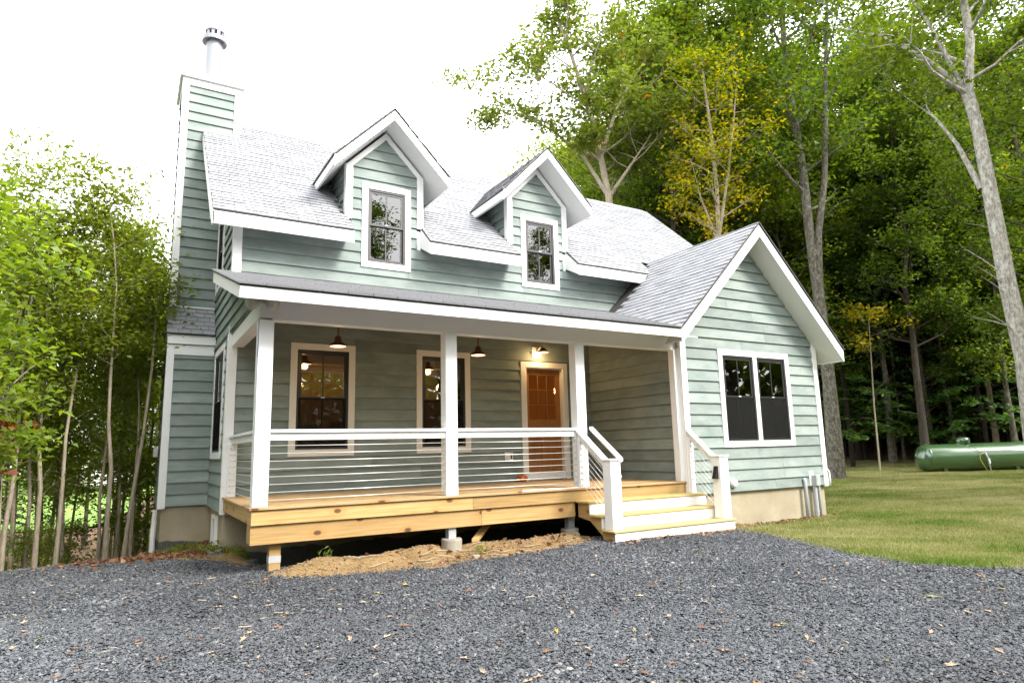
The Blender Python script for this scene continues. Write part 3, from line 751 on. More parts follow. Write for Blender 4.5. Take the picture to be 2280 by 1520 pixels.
# ---- dormers
def dormer(cx, apex_z, tail_z, hw, e_l, e_r, win, seed):
    DY = -0.496
    tl, tr = cx - hw, cx + hw; sl = (apex_z - tail_z) / hw
    zs = lambda x: apex_z - 0.275 - sl * abs(x - cx)
    P = [(e_l, 4.30), (e_r, 4.30), (e_r, zs(e_r)), (cx, apex_z - 0.275), (e_l, zs(e_l))]
    dw = backing(F0, P, [inset(win, 0.08)], 0.10, 'dormer', WHITE, house)
    e = 0.085
    zf = lambda x: zs(x) - 0.085
    clapboards(F0, [(e_l + e, 4.30), (e_r - e, 4.30), (e_r - e, zf(e_r - e)), (cx, zf(cx)), (e_l + e, zf(e_l + e))], 4.314, E0, [inset(win, 0.02)], dw, seed=seed)
    for x0, x1 in ((e_l - 0.036, e_l + 0.09), (e_r - 0.09, e_r + 0.036)):
        m = MB(); b0 = z_main(0) - 0.06
        q = [(x0, b0), (x1, b0), (x1, zs(x1)), (x0, zs(x0))]
        m.hull([(x, -0.042, z) for x, z in q], [(x, 0.0, z) for x, z in q]); m.build('corner_board', WHITE, dw, bevel=0.003)
    for s in (-1, 1):
        xo = e_l if s < 0 else e_r
        a_, b_ = (xo + 0.0905, zs(xo + 0.0905)) if s < 0 else (xo - 0.0905, zs(xo - 0.0905)), (cx, zs(cx))
        m = MB(); q = [a_, b_, (b_[0], b_[1] - 0.13), (a_[0], a_[1] - 0.13)]
        m.hull([(x, -0.040, z) for x, z in q], [(x, 0.0, z) for x, z in q]); m.build('frieze_board', WHITE, dw)
    for s, xw in ((-1, e_l), (1, e_r)):                       # cheeks
        yb = EAVE_Y + (zs(xw) - EAVE_ZT) / SL
        fr = Frame((xw, 0, 0), (0, -1, 0), (0, 0, 1), (-1, 0, 0)) if s < 0 else Frame((xw, 0, 0), (0, 1, 0), (0, 0, 1), (1, 0, 0))
        pg = [(0, z_main(0) - 0.1), (0, zs(xw)), (-yb, zs(xw))] if s < 0 else [(0, z_main(0) - 0.1), (yb, zs(xw)), (0, zs(xw))]
        if s < 0: pg = [(-yb, zs(xw)), (0, z_main(0) - 0.1), (0, zs(xw))]
        m = MB(); m.hull([fr.p(u, v, 0) for u, v in pg], [fr.p(u, v, -0.08) for u, v in pg]); m.build('cheek_wall', SIDING, dw)
        clapboards(fr, pg, 4.314, E0, [], dw, seed=seed + 3)
        cb = Frame((xw, 0, 0), (0, 1, 0), (0, 0, 1), (s, 0, 0)); m = MB(); cb.box(m, -0.0, 0.085, z_main(0) - 0.06, zs(xw), 0.0, 0.038); m.build('corner_board', WHITE, dw)
    yr = EAVE_Y + (apex_z - EAVE_ZT) / SL; yt = EAVE_Y + (tail_z - EAVE_ZT) / SL
    cd = 1 / math.hypot(1, sl); L = hw / cd
    for s in (-1, 1):
        xt = cx + s * hw
        fr = Frame((xt, DY, tail_z), (0, 1, 0), (-s * cd, 0, sl * cd), (s * sl * cd, 0, cd))
        slab('dormer_roof', [fr.p(0, 0), fr.p(0, L), fr.p(yr - DY, L), fr.p(yt - DY, 0)], fr.N, 0.03, DARKEDGE, dw)
        pl = [(-0.012, -0.02), (yt - DY, -0.02), (yr - DY, L), (-0.012, L)]
        shingle_plane(fr, [pl], 0.1285, None, seed=seed + 10 + s, lift=0.004)
        rake('rake_board', (cx, apex_z - 0.02), (xt, tail_z - 0.02), DY, DY + 0.024, 0.20, dw)
        m = MB(); q = [(cx, apex_z - 0.208), (xt, tail_z - 0.208), (xt, tail_z - 0.192), (cx, apex_z - 0.192)]
        m.hull([(x, DY + 0.024, z) for x, z in q], [(x, yt + 0.2, z) for x, z in q]); m.build('soffit', SOFFIT, dw)
        x0, x1 = (xt, xt + 0.022) if s < 0 else (xt - 0.022, xt)
        bx('fascia', (x0, DY + 0.024, tail_z - 0.212), (x1, yt + 0.1, tail_z - 0.035), WHITE, dw)
    return dw
dormer(2.4975, 6.735, 5.64, 1.07, E1, E2, WD1, 21)
dormer(5.8015, 6.735, 5.64, 1.07, E3, E4, WD2, 31)

# ---- chimney chase
CX0, CX1, CY0, CY1 = -0.7745, 0.239, 2.464, 3.62
LYF, LYB = 2.03, 4.05
chimney = bx('chimney', (CX0 + 0.012, CY0 + 0.012, 3.0), (CX1 - 0.012, CY1, 8.0), WHITE, house)
FC = front(CY0 + 0.012); FCL = leftf(CX0 + 0.012)
clapboards(FC, [(CX0 + 0.09, 3.40), (CX1 - 0.09, 3.40), (CX1 - 0.09, 7.86), (CX0 + 0.09, 7.86)], 3.366 - E0, E0, [], chimney, seed=41)
clapboards(FCL, [(-CY1 + 0.02, 3.0), (-CY0 - 0.1, 3.0), (-CY0 - 0.1, 7.9), (-CY1 + 0.02, 7.9)], 3.366 - E0, E0, [], chimney, seed=42)
for x0, x1 in ((CX0 - 0.030, CX0 + 0.092), (CX1 - 0.092, CX1 + 0.030)):
    bx('corner_board', (x0, CY0 - 0.030, 3.375), (x1, CY0 + 0.012, 7.86), WHITE, chimney, 0.003)
bx('corner_board', (CX0 - 0.0295, CY0 + 0.0125, 3.38), (CX0 + 0.012, CY0 + 0.1, 7.86), WHITE, chimney)
bx('cap_trim', (CX0 - 0.034, CY0 - 0.034, 7.86), (CX1 + 0.034, CY1 + 0.02, 8.01), WHITE, chimney, 0.003)
m = MB(); m.box((CX0 - 0.085, CY0 - 0.085, 8.01), (CX1 + 0.085, CY1 + 0.085, 8.13)); m.build('chimney_cap', WHITE, chimney, bevel=0.004)
m = MB(); m.lathe([(0.16, 8.13), (0.16, 9.28)], 28, (-0.24, 3.02, 0)); m.build('flue_pipe', FLUE, chimney, smooth=False)
m = MB(); m.lathe([(0.162, 9.27), (0.24, 9.24), (0.245, 9.24), (0.245, 9.33), (0.235, 9.33), (0.162, 9.30)], 32, (-0.24, 3.02, 0), cap=False); m.build('flue_collar', FLUE, chimney)
m = MB()
for i in range(10):
    a = 2 * math.pi * i / 10; c = Vector((-0.24 + 0.17 * math.cos(a), 3.02 + 0.17 * math.sin(a), 9.40)); t = Vector((-math.sin(a), math.cos(a), 0)) * 0.03; n_ = Vector((math.cos(a), math.sin(a), 0)) * 0.008
    m.hull([c - t - Vector((0, 0, .08)) + n_, c + t - Vector((0, 0, .08)) + n_, c + t + Vector((0, 0, .08)) + n_, c - t + Vector((0, 0, .08)) + n_], [c - t - Vector((0, 0, .08)) - n_, c + t - Vector((0, 0, .08)) - n_, c + t + Vector((0, 0, .08)) - n_, c - t + Vector((0, 0, .08)) - n_])
m.lathe([(0.19, 9.47), (0.19, 9.52), (0.10, 9.57)], 24, (-0.24, 3.02, 0)); m.build('flue_cap', FLUE, chimney)
# lower, wider chase with its sloped shoulder
lower = MB(); q = [(LYF + 0.012, -0.24), (LYB, -0.24), (LYB, 2.75), (CY1, 3.36), (CY0 + 0.02, 3.34), (LYF + 0.012, 2.72)]
lower.hull([(CX0 + 0.012, *p) for p in q], [(0.0, *p) for p in q]); lower = lower.build('chimney_base', WHITE, chimney)
FLO = front(LYF + 0.012); FLL = leftf(CX0 + 0.012)
clapboards(FLO, [(CX0 + 0.09, -0.24), (-0.024, -0.24), (-0.024, 2.41), (CX0 + 0.09, 2.41)], -0.222, E0, [], chimney, seed=43)
clapboards(FLL, [(-LYB, -0.24), (-LYF - 0.1, -0.24), (-LYF - 0.1, 2.62), (-LYB, 2.62)], -0.222, E0, [], chimney, split=9, seed=44)
bx('corner_board', (CX0 - 0.030, LYF - 0.030, -0.26), (CX0 + 0.092, LYF + 0.012, 2.60), WHITE, chimney, 0.003)
bx('corner_board', (CX0 - 0.0295, LYF + 0.0125, -0.26), (CX0 + 0.012, LYF + 0.10, 2.60), WHITE, chimney)
bx('trim_band', (CX0 + 0.093, LYF - 0.028, 2.415), (-0.036, LYF + 0.012, 2.60), WHITE, chimney, 0.002)
bx('fascia', (CX0 - 0.03, LYF - 0.075, 2.606), (-0.024, LYF + 0.012, 2.775), WHITE, chimney, 0.003)
sh_y0, sh_z0 = 1.90, 2.79; sh_s = (3.373 - sh_z0) / (CY0 - sh_y0); cs = 1 / math.hypot(1, sh_s)
FS = Frame((CX0 - 0.055, sh_y0, sh_z0), (1, 0, 0), (0, cs, sh_s * cs), (0, -sh_s * cs, cs)); LS = (CY0 - sh_y0) / cs
slab('shoulder_sheathing', [FS.p(0, 0), FS.p(0.80, 0), FS.p(0.80, LS), FS.p(0, LS)], FS.N, 0.025, DARKEDGE, chimney)
shingle_plane(FS, [[(0, -0.01), (0.80, -0.01), (0.80, LS), (0, LS)]], 0.132, None, seed=14, lift=0.004, width=0.2)
m = MB(); q = [(sh_y0 + 0.02, sh_z0 - 0.03), (CY0, 3.345), (CY0, 3.15), (sh_y0 + 0.16, sh_z0 - 0.16)]
m.hull([(CX0 - 0.035, *p) for p in q], [(CX0 + 0.01, *p) for p in q]); m.build('rake_board', WHITE, chimney)
bx('flashing', (CX0 + 0.03, CY0 - 0.03, 3.372), (0.0, CY0 + 0.012, 3.398), WHITE, chimney)
m = MB(); m.box((CX0 - 0.10, 3.2, 0.62), (CX0 - 0.02, 3.42, 0.82)); m.build('side_vent', WHITE, house, bevel=0.01)
m = MB(); m.tube([(CX0 - 0.03, LYF + 0.5, -0.3), (CX0 - 0.05, LYF + 0.45, -0.8), (CX0 - 0.05, LYF + 0.40, -1.4)], 0.045, 10); m.build('drain_pipe', WHITE, house)

# ---- windows
def window(fr, w, units, casing=0.108, frame_mat=FRAME, cas_mat=WHITE, screen=True, grid=1, deep=0.06, mull=0.104, dark=None):
    """white casing, dark frame, two sashes, panes and a bottom insect screen"""
    u0, u1, v0, v1 = w
    m = MB()
    fr.box(m, u0, u0 + casing, v0, v1, 0.0, 0.042); fr.box(m, u1 - casing, u1, v0, v1, 0.0, 0.042)
    fr.box(m, u0 + casing, u1 - casing, v1 - casing, v1, 0.0, 0.042); fr.box(m, u0 + casing, u1 - casing, v0, v0 + casing, 0.0, 0.044)
    for i in range(units - 1):
        c = (u0 + u1) / 2; fr.box(m, c - mull / 2, c + mull / 2, v0 + casing, v1 - casing, 0.0, 0.042)
    win = m.build('window', cas_mat, house, bevel=0.002)
    a0, a1, b0, b1 = u0 + casing, u1 - casing, v0 + casing, v1 - casing
    spans = [(a0, a1)] if units == 1 else [(a0, (u0 + u1) / 2 - mull / 2), ((u0 + u1) / 2 + mull / 2, a1)]
    for s0, s1 in spans:
        m = MB(); f = 0.035
        fr.box(m, s0, s0 + f, b0, b1, -deep, 0.026); fr.box(m, s1 - f, s1, b0, b1, -deep, 0.026)
        fr.box(m, s0 + f, s1 - f, b1 - f, b1, -deep, 0.026); fr.box(m, s0 + f, s1 - f, b0, b0 + f, -deep, 0.026)
        m.build('window_frame', frame_mat, win)
        mid = (b0 + b1) / 2 + 0.02
        for name, c0, c1, dn in (('upper_sash', mid - 0.02, b1 - f, 0.012), ('lower_sash', b0 + f, mid + 0.02, -0.018)):
            m = MB(); g = 0.042; x0, x1 = s0 + f, s1 - f
            fr.box(m, x0, x0 + g, c0, c1, dn - 0.025, dn); fr.box(m, x1 - g, x1, c0, c1, dn - 0.025, dn)
            fr.box(m, x0 + g, x1 - g, c1 - g, c1, dn - 0.025, dn); fr.box(m, x0 + g, x1 - g, c0, c0 + g, dn - 0.025, dn)
            m.build(name, frame_mat, win)
            m = MB(); fr.box(m, x0 + g, x1 - g, c0 + g, c1 - g, dn - 0.014, dn - 0.010); m.build('pane', GLASS, win)
            if grid:
                cu = (x0 + x1) / 2; m = MB(); fr.box(m, cu - 0.010, cu + 0.010, c0 + g, c1 - g, dn - 0.009, dn - 0.001); m.build('muntin', frame_mat, win)
        if screen:
            m = MB(); fr.box(m, s0 + f + 0.004, s1 - f - 0.004, b0 + f, mid, 0.014, 0.016); m.build('insect_screen', SCREEN, win)
        m = MB(); cu = (s0 + s1) / 2; fr.box(m, cu - 0.03, cu + 0.03, mid + 0.004, mid + 0.018, 0.012, 0.03); m.build('sash_lock', WHITE, win)
    return win
window(F0, W1, 1, cas_mat=BEIGE); window(F0, W2, 1, cas_mat=BEIGE)
window(F0, WD1, 1, frame_mat=FRAMEUP, screen=False); window(F0, WD2, 1, frame_mat=FRAMEUP, screen=False)
window(FW, WW, 2)
window(FL, WS_LOW, 1, grid=0); window(FL, WS_UP, 1, grid=0)

# ---- front door
m = MB()
for a in ((5.292, 5.400, 0.0, 2.313), (6.296, 6.404, 0.0, 2.313), (5.400, 6.296, 2.205, 2.313)): F0.box(m, *a, 0.0, 0.042)
door_frame = m.build('door_frame', BEIGE, house, bevel=0.002)
m = MB()
F0.box(m, 5.400, 5.432, 0.15, 2.205, -0.12, 0.02); F0.box(m, 6.283, 6.296, 0.15, 2.205, -0.12, 0.02); F0.box(m, 5.432, 6.283, 2.186, 2.205, -0.12, 0.02)
m.build('door_jamb', BEIGE, door_frame)
m = MB(); F0.box(m, 5.400, 6.296, 0.012, 0.15, -0.12, 0.03); m.build('door_sill', WHITE, door_frame)
DS0, DS1, DZ0, DZ1 = 5.436, 6.279, 0.153, 2.183
m = MB()
def dbox(u0, u1, v0, v1, n0=-0.115, n1=-0.075): F0.box(m, u0, u1, v0, v1, n0, n1)
gx0, gx1, gz0, gz1 = DS0 + 0.10, DS1 - 0.10, 1.17, DZ1 - 0.11
dbox(DS0, gx0, DZ0, DZ1); dbox(gx1, DS1, DZ0, DZ1); dbox(gx0, gx1, gz1, DZ1); dbox(gx0, gx1, 1.0, gz0); dbox(gx0, gx1, DZ0, DZ0 + 0.22)
dbox((gx0 + gx1) / 2 - 0.05, (gx0 + gx1) / 2 + 0.05, DZ0 + 0.22, 1.0)
door = m.build('front_door', DOORWOOD, house)
m = MB(); dbox(gx0, (gx0 + gx1) / 2 - 0.05, DZ0 + 0.22, 1.0, -0.105, -0.088); m.build('door_panel', DOORWOOD, door)
m = MB(); dbox((gx0 + gx1) / 2 + 0.05, gx1, DZ0 + 0.22, 1.0, -0.105, -0.088); m.build('door_panel', DOORWOOD, door)
pw_, ph_ = (gx1 - gx0) / 3, (gz1 - gz0) / 3
for i in (1, 2):
    m = MB(); dbox(gx0 + i * pw_ - 0.012, gx0 + i * pw_ + 0.012, gz0, gz1, -0.110, -0.080); m.build('muntin', DOORWOOD, door)
    m = MB(); dbox(gx0, gx1, gz0 + i * ph_ - 0.012, gz0 + i * ph_ + 0.012, -0.109, -0.081); m.build('muntin', DOORWOOD, door)
for i in range(3):
    for j in range(3):
        m = MB(); dbox(gx0 + i * pw_ + 0.012, gx0 + (i + 1) * pw_ - 0.012, gz0 + j * ph_ + 0.012, gz0 + (j + 1) * ph_ - 0.012, -0.098, -0.094); m.build('door_pane', DOORGLASS, door)

# ---- rooms behind the glass
bx('room_ceiling', (0.12, 0.121, 2.60), (BX1, BACK_Y, 2.72), ROOMWALL, house)
bx('room_floor', (0.12, 0.121, -0.02), (BX1, BACK_Y, 0.10), ROOMFLOOR, house)
bx('room_wall', (0.121, 4.4, 0.10), (7.0, 4.5, 2.6), ROOMWALL, house)
bx('room_wall', (7.0, 0.121, 0.10), (7.1, 4.5, 2.6), ROOMWALL, house)
bx('room_beam', (0.12, 2.0, 2.36), (7.0, 2.14, 2.6), ROOMFLOOR, house)
bx('cabinet', (1.5, 3.9, 0.10), (2.35, 4.39, 1.25), FURN, house); bx('cabinet', (2.75, 3.9, 0.10), (3.4, 4.39, 1.3), FURN, house)
bx('cabinet', (4.4, 3.9, 0.10), (6.2, 4.39, 1.0), FURN, house)
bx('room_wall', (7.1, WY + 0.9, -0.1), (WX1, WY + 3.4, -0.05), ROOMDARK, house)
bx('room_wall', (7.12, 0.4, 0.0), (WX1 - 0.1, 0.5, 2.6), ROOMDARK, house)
bx('room_jamb', (9.10, -0.9, 0.0), (9.30, -0.8, 2.5), CURTAIN, house); bx('room_jamb', (10.2, -0.9, 0.0), (10.40, -0.8, 2.5), CURTAIN, house)
def lamp_light(name, loc, energy, col=(1.0, 0.62, 0.27), rad=0.06):
    l = bpy.data.lights.new(name, 'POINT'); l.energy = energy; l.color = col; l.shadow_soft_size = rad
    o = bpy.data.objects.new(name, l); COL.objects.link(o); o.location = loc; return o
lamp_light('room_light', (1.6, 2.4, 2.0), 9); lamp_light('room_light', (4.6, 2.4, 2.0), 9)
for loc in ((1.32, 1.6, 1.72), (3.95, 1.8, 1.85), (4.25, 2.6, 1.55)):
    t = thing('room_bulb', 'small lit bulb hanging inside the room behind the porch windows', 'light bulb', loc, 'lit bulbs inside the front room')
    m = MB(); m.lathe([(0.004, -0.05), (0.032, -0.025), (0.034, 0.0), (0.016, 0.035), (0.012, 0.05)], 12, loc); m.build('bulb', mat_emit('bulb_glow', (1, .6, .25), 6) if 'bulb_glow' not in bpy.data.materials else M_('bulb_glow'), t)
    m = MB(); m.tube([(loc[0], loc[1], loc[2] + 0.05), (loc[0], loc[1], 2.6)], 0.006, 6); m.build('cord', BLACKM, t)

# ---- porch deck
deck = thing('tmp', '', ''); bpy.data.objects.remove(deck); del deck
m = MB(); m.box((0.03, YD + 0.10, -0.24), (XD1 - 0.01, YD + 0.13, -0.03)); m.box((0.03, -0.08, -0.24), (XD1, -0.03, -0.03))
for i in range(14):
    x = 0.25 + i * 0.5; m.box((x, YD + 0.13, -0.24), (x + 0.04, -0.08, -0.03))
deck = m.build('porch_deck', PINE_Y, house)
nb_ = 18; bw_ = (-0.035 - (YD - 0.03)) / nb_
for i in range(nb_):
    y = YD - 0.03 + i * bw_; xe = 0.0 if i else 0.0
    cut = random.choice([2.5, 3.2, 4.4, 4.78])
    x1e = XD1 - 0.03 if y > WY else XD1 - 0.03
    bx('deck_board', (-0.025, y + 0.002, -0.028), (cut - 0.001, y + bw_ - 0.002, 0.0), PINE_D, deck, 0.002)
    bx('deck_board', (cut + 0.001, y + 0.002, -0.028), (x1e, y + bw_ - 0.002, 0.0), PINE_D, deck, 0.002)
def rim(x0, x1, y, z0, z1, par=deck, t=0.036): return bx('rim_board', (x0, y, z0), (x1, y + t, z1), PINE_X, par, 0.003)
rim(0.0, 2.9, YD, -0.205, -0.03); rim(2.902, XD1 - 0.03, YD, -0.205, -0.03)
rim(0.0, 3.05, YD + 0.032, -0.430, -0.207); rim(3.052, 4.66, YD + 0.032, -0.430, -0.207)
bx('side_rim_board', (-0.002, YD + 0.037, -0.205), (0.034, -0.031, -0.03), PINE_Y, deck, 0.003)
bx('side_rim_board', (0.002, YD + 0.069, -0.428), (0.038, YD + 0.3, -0.207), PINE_Y, deck, 0.003)
# support posts and brackets below the deck
for px_, py_, zb in ((0.24, YD + 0.13, -0.90), (2.56, YD + 0.07, -0.50), (4.62, YD + 0.16, -0.62)):
    if zb < -0.8:
        sp = bx('support_post', (px_ - 0.0, py_, zb), (px_ + 0.13, py_ + 0.13, -0.44), PINE_X, deck)
        bx('post_bracket', (px_ - 0.004, py_ - 0.004, -0.66), (px_ + 0.134, py_ + 0.134, -0.58), GALV, deck)
    else: bx('post_bracket', (px_, py_, zb - 0.1), (px_ + 0.11, py_ + 0.11, -0.42), GALV, deck)

# ---- posts
PW = 0.177
def porch_post(x, y0=YD + 0.04):
    m = MB(); m.box((x, y0, 0.001), (x + PW, y0 + PW, BZ0 - 0.0225)); return m.build('porch_post', WHITE, house, bevel=0.004)
post1 = porch_post(0.010); porch_post(2.519); porch_post(4.782)
bx('half_post', (WX0 - 0.11, WY + 0.06, 0.001), (WX0 - 0.027, WY + 0.20, BZ0 - 0.0225), WHITE, house, 0.003)
m = MB(); m.box((0.007, YD + 0.042, 1.80), (0.0095, YD + 0.075, 2.262)); m.build('masking_tape', TAPE, post1)

# ---- railings with cables
def rail_seg(p0, p1, w=0.09, cap=0.038, body=0.092, name='railing'):
    p0, p1 = Vector(p0), Vector(p1); d = (p1 - p0); hd = Vector((d.x, d.y, 0)).normalized(); s = Vector((-hd.y, hd.x, 0))
    m = MB(); z = Vector((0, 0, 1))
    def sec(p, hw, a, b): return [p - s * hw + z * a, p + s * hw + z * a, p + s * hw + z * b, p - s * hw + z * b]
    m.hull(sec(p0, w / 2 + 0.02, -cap, 0), sec(p1, w / 2 + 0.02, -cap, 0)); m.hull(sec(p0, w / 2 - 0.012, -cap - body, -cap - 0.001), sec(p1, w / 2 - 0.012, -cap - body, -cap - 0.001))
    return m.build(name, WHITE, house, bevel=0.002)
def cables(par, p0, p1, zs, drop=0.0, r=0.0045):
    for z in zs:
        a, b = Vector(p0), Vector(p1); a = a + Vector((0, 0, z)); b = b + Vector((0, 0, z))
        m = MB(); mid = (a + b) / 2 - Vector((0, 0, drop)); m.tube([a, mid, b], r, 6); m.build('cable', STEEL, par, smooth=True)
def fittings(par, pts, d):
    for p in pts:
        m = MB(); p = Vector(p); m.tube([p, p + Vector(d) * 0.02], 0.009, 8); m.build('cable_fitting', GALV, par)
ZC = [0.072 + 0.0925 * i for i in range(8)]
RZ = 0.914; yc = YD + 0.04 + PW / 2 - 0.03
for xa, xb in ((0.010 + PW, 2.519), (2.519 + PW, 4.782)):
    rl = rail_seg((xa, yc, RZ), (xb, yc, RZ)); cables(rl, (xa, yc, 0), (xb, yc, 0), ZC, 0.003)
    bx('cable_post', (xb - 0.055, yc - 0.03, 0.001), (xb, yc + 0.03, RZ - 0.131), WHITE, rl) if xb > 3 else None
    if xb > 3: fittings(rl, [(xb - 0.057, yc - 0.034, z) for z in ZC], (0, -1, 0))
rl = rail_seg((0.098, YD + 0.04 + PW, RZ), (0.098, -0.031, RZ))
bx('cable_post', (0.03, -0.10, 0.001), (0.15, -0.031, RZ - 0.131), WHITE, rl, 0.002)
cables(rl, (0.098, YD + 0.04 + PW, 0), (0.098, -0.10, 0), ZC, 0.002); fittings(rl, [(0.06, -0.102, z) for z in ZC], (0, -1, 0))

# ---- stairs
TZ = (-0.190, -0.375, -0.5615); TY = (-2.93, -3.215, -3.505); SX0, SX1 = 4.65, 7.115
m = MB()
for x in (SX0 + 0.045, (SX0 + SX1) / 2, SX1 - 0.08):
    q = [(YD - 0.002, TZ[0] - 0.032), (TY[0] + 0.04, TZ[0] - 0.032), (TY[0] + 0.04, TZ[1] - 0.032), (TY[1] + 0.04, TZ[1] - 0.032), (TY[1] + 0.04, TZ[2] - 0.032), (TY[2] + 0.04, TZ[2] - 0.032), (TY[2] + 0.04, -0.735), (TY[2] + 0.30, -0.745), (YD - 0.002, -0.43)]
    # convex pieces of the stringer
    for a in ([q[0], q[1], (q[1][0], -0.47 - 0.0), (q[0][0], q[8][1])], [(q[1][0], TZ[1] - 0.032), q[3], (q[3][0], -0.655), (q[1][0], -0.47)], [(q[3][0], TZ[2] - 0.032), q[5], q[6], q[7], (q[3][0], -0.655)]):
        m.hull([(x, *p) for p in a], [(x + 0.038, *p) for p in a])
stairs = m.build('porch_stairs', PINE_Y, house)
for i in range(3):
    yb = (YD - 0.001 if i == 0 else TY[i - 1] + 0.014)
    bx('tread', (SX0, TY[i], TZ[i] - 0.030), (SX1, yb, TZ[i]), TREAD, stairs, 0.006)
    zl = TZ[i + 1] if i < 2 else -0.715
    bx('riser', (SX0 + 0.03, TY[i] + 0.020, zl + 0.001), (SX1 - 0.01, TY[i] + 0.038, TZ[i] - 0.0305), WHITE, stairs, 0.002)
bx('base_board', (SX0 + 0.16, TY[2] + 0.022, -0.80), (SX1 - 0.02, TY[2] + 0.037, -0.716), PINE_X, stairs)
NW = 0.185; NY = -3.42
for x in (4.70, 6.938):
    m = MB(); m.box((x, NY, TZ[2] + 0.001), (x + NW, NY + NW, 0.405)); nw = m.build('newel_post', WHITE, stairs, bevel=0.004)
    m = MB(); m.box((x - 0.016, NY - 0.016, 0.4055), (x + NW + 0.016, NY + NW + 0.016, 0.435)); m.build('newel_cap', WHITE, stairs, bevel=0.005)
for x, ytop, xm in ((4.782 + 0.088, YD + 0.0395, 4.79), (WX0 + 0.03, WY - 0.031, 7.03)):
    rl = rail_seg((xm, ytop, 0.885), (xm, NY + NW, 0.40), w=0.075)
    bx('cable_post', (xm - 0.045, ytop - 0.062, 0.001 if xm < 5 else TZ[0] + 0.001), (xm + 0.045, ytop, 0.74), WHITE, rl, 0.002)
    zs = [0.02 + 0.092 * i for i in range(8)]
    for z in zs:
        a = Vector((xm, ytop - 0.06, z + 0.02)); b = Vector((xm, NY + NW, z - 0.455))
        if b.z < TZ[2] + 0.02:
            t = (a.z - (TZ[2] + 0.03)) / (a.z - b.z); b = a + (b - a) * min(1, t)
        m = MB(); m.tube([a, b], 0.0045, 6); m.build('cable', STEEL, rl, smooth=True)
    fittings(rl, [(xm - 0.02, ytop - 0.064, z + 0.02) for z in zs], (0, -1, 0))
# handrail inside the left stair rail, ending in a bracket on the newel
rl = rail_seg((5.02, YD + 0.02, 0.93), (5.02, NY + 0.14, 0.44), w=0.03, cap=0.05, body=0.02, name='handrail')
m = MB(); m.hull([(4.886, NY + 0.05, 0.17), (4.886, NY + 0.14, 0.17), (4.886, NY + 0.14, 0.31), (4.886, NY + 0.05, 0.31)], [(4.95, NY + 0.06, 0.17), (4.95, NY + 0.13, 0.17), (4.90, NY + 0.13, 0.29), (4.90, NY + 0.06, 0.29)])
m.build('step_lamp', WHITE, stairs)
m = MB(); m.hull([(6.937, NY + 0.05, 0.06), (6.937, NY + 0.14, 0.06), (6.937, NY + 0.14, 0.26), (6.937, NY + 0.05, 0.26)], [(6.865, NY + 0.06, 0.06), (6.865, NY + 0.13, 0.06), (6.925, NY + 0.13, 0.24), (6.925, NY + 0.06, 0.24)])
m.build('step_lamp', BLACKM, stairs)

# ---- small fixtures on the walls
m = MB(); F0.box(m, 4.90, 5.075, 0.385, 0.575, 0.0, 0.03); F0.box(m, 4.93, 5.045, 0.41, 0.55, 0.03, 0.045); ob = m.build('outlet_box', BEIGE, house, bevel=0.004)
m = MB(); F0.box(m, 5.01, 5.04, 0.43, 0.53, 0.0455, 0.05); m.build('outlet_slot', BLACKM, ob)
m = MB(); m.lathe([(0.075, 0.0), (0.075, 0.03), (0.06, 0.07), (0.03, 0.085)], 20, (8.06, WY - 0.02, -0.085), (0, -1, 0)); m.build('dryer_vent', WHITE, house, smooth=False)

# ---- shingles: the 300 that show largest one by one, the rest as one mass
SHINGLES.sort(key=lambda s: -s[0])
for px, top, bot in SHINGLES[:300]:
    m = MB(); m.hull(top, bot); o = m.build('shingle', SHINGLE, house); o.data.materials.append(CUTSHADE)
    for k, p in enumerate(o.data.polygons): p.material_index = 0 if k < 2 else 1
me = bpy.data.meshes.new('shingle_field'); V, Fc, T, MI = [], [], [], []
for px, top, bot in SHINGLES[300:]:
    i = len(V); n = len(top); V += [tuple(p) for p in top] + [tuple(p) for p in bot]; t = random.random()
    Fc.append(tuple(range(i, i + n))); T.append(t); MI.append(0)
    for k in range(n): Fc.append((i + k, i + n + k, i + n + (k + 1) % n, i + (k + 1) % n)); T.append(t); MI.append(1)
me.from_pydata(V, [], Fc); a = me.attributes.new('tint', 'FLOAT', 'FACE'); a.data.foreach_set('value', np.array(T, np.float32)); me.materials.append(SHINGLE); me.materials.append(CUTSHADE); me.polygons.foreach_set('material_index', np.array(MI, np.int32))
link('shingle_field', me, house, 'stuff')

# ------------------------------------------------------------------ loose things around the house
def pendant(x, y, z, label):
    t = thing('pendant_lamp', label, 'lamp', (x, y, z), 'barn lamps hanging in the porch')
    m = MB(); m.lathe([(0.135, 0.0), (0.128, 0.028), (0.085, 0.062), (0.055, 0.085), (0.048, 0.15), (0.03, 0.165)], 28, (x, y, z), cap=False); m.build('lamp_shade', COPPER, t, smooth=True)
    m = MB(); m.tube([(x, y, z + 0.16), (x, y, psz(y) + 0.03)], 0.012, 8); m.build('stem', COPPER, t)
    m = MB(); m.lathe([(0.06, psz(y) - 0.01), (0.06, psz(y) + 0.03)], 20, (x, y, 0)); m.build('canopy_plate', COPPER, t)
    m = MB(); m.lathe([(0.118, 0.012), (0.118, 0.016)], 28, (x, y, z)); m.build('diffuser', BULB, t)
    l = lamp_light('pendant_light', (x, y, z - 0.03), 1.2)
pendant(1.385, -1.1, 2.215, 'rust brown barn pendant lamp hanging before the left porch window')
pendant(3.80, -1.1, 2.205, 'rust brown barn pendant lamp hanging right of the middle porch post')
t = thing('wall_lamp', 'lit barn wall lamp above the orange front door', 'lamp', (5.72, 0, 2.55))
m = MB(); F0.box(m, 5.56, 5.78, 2.40, 2.62, 0.02, 0.045); m.build('back_plate', BEIGE, t, bevel=0.003)
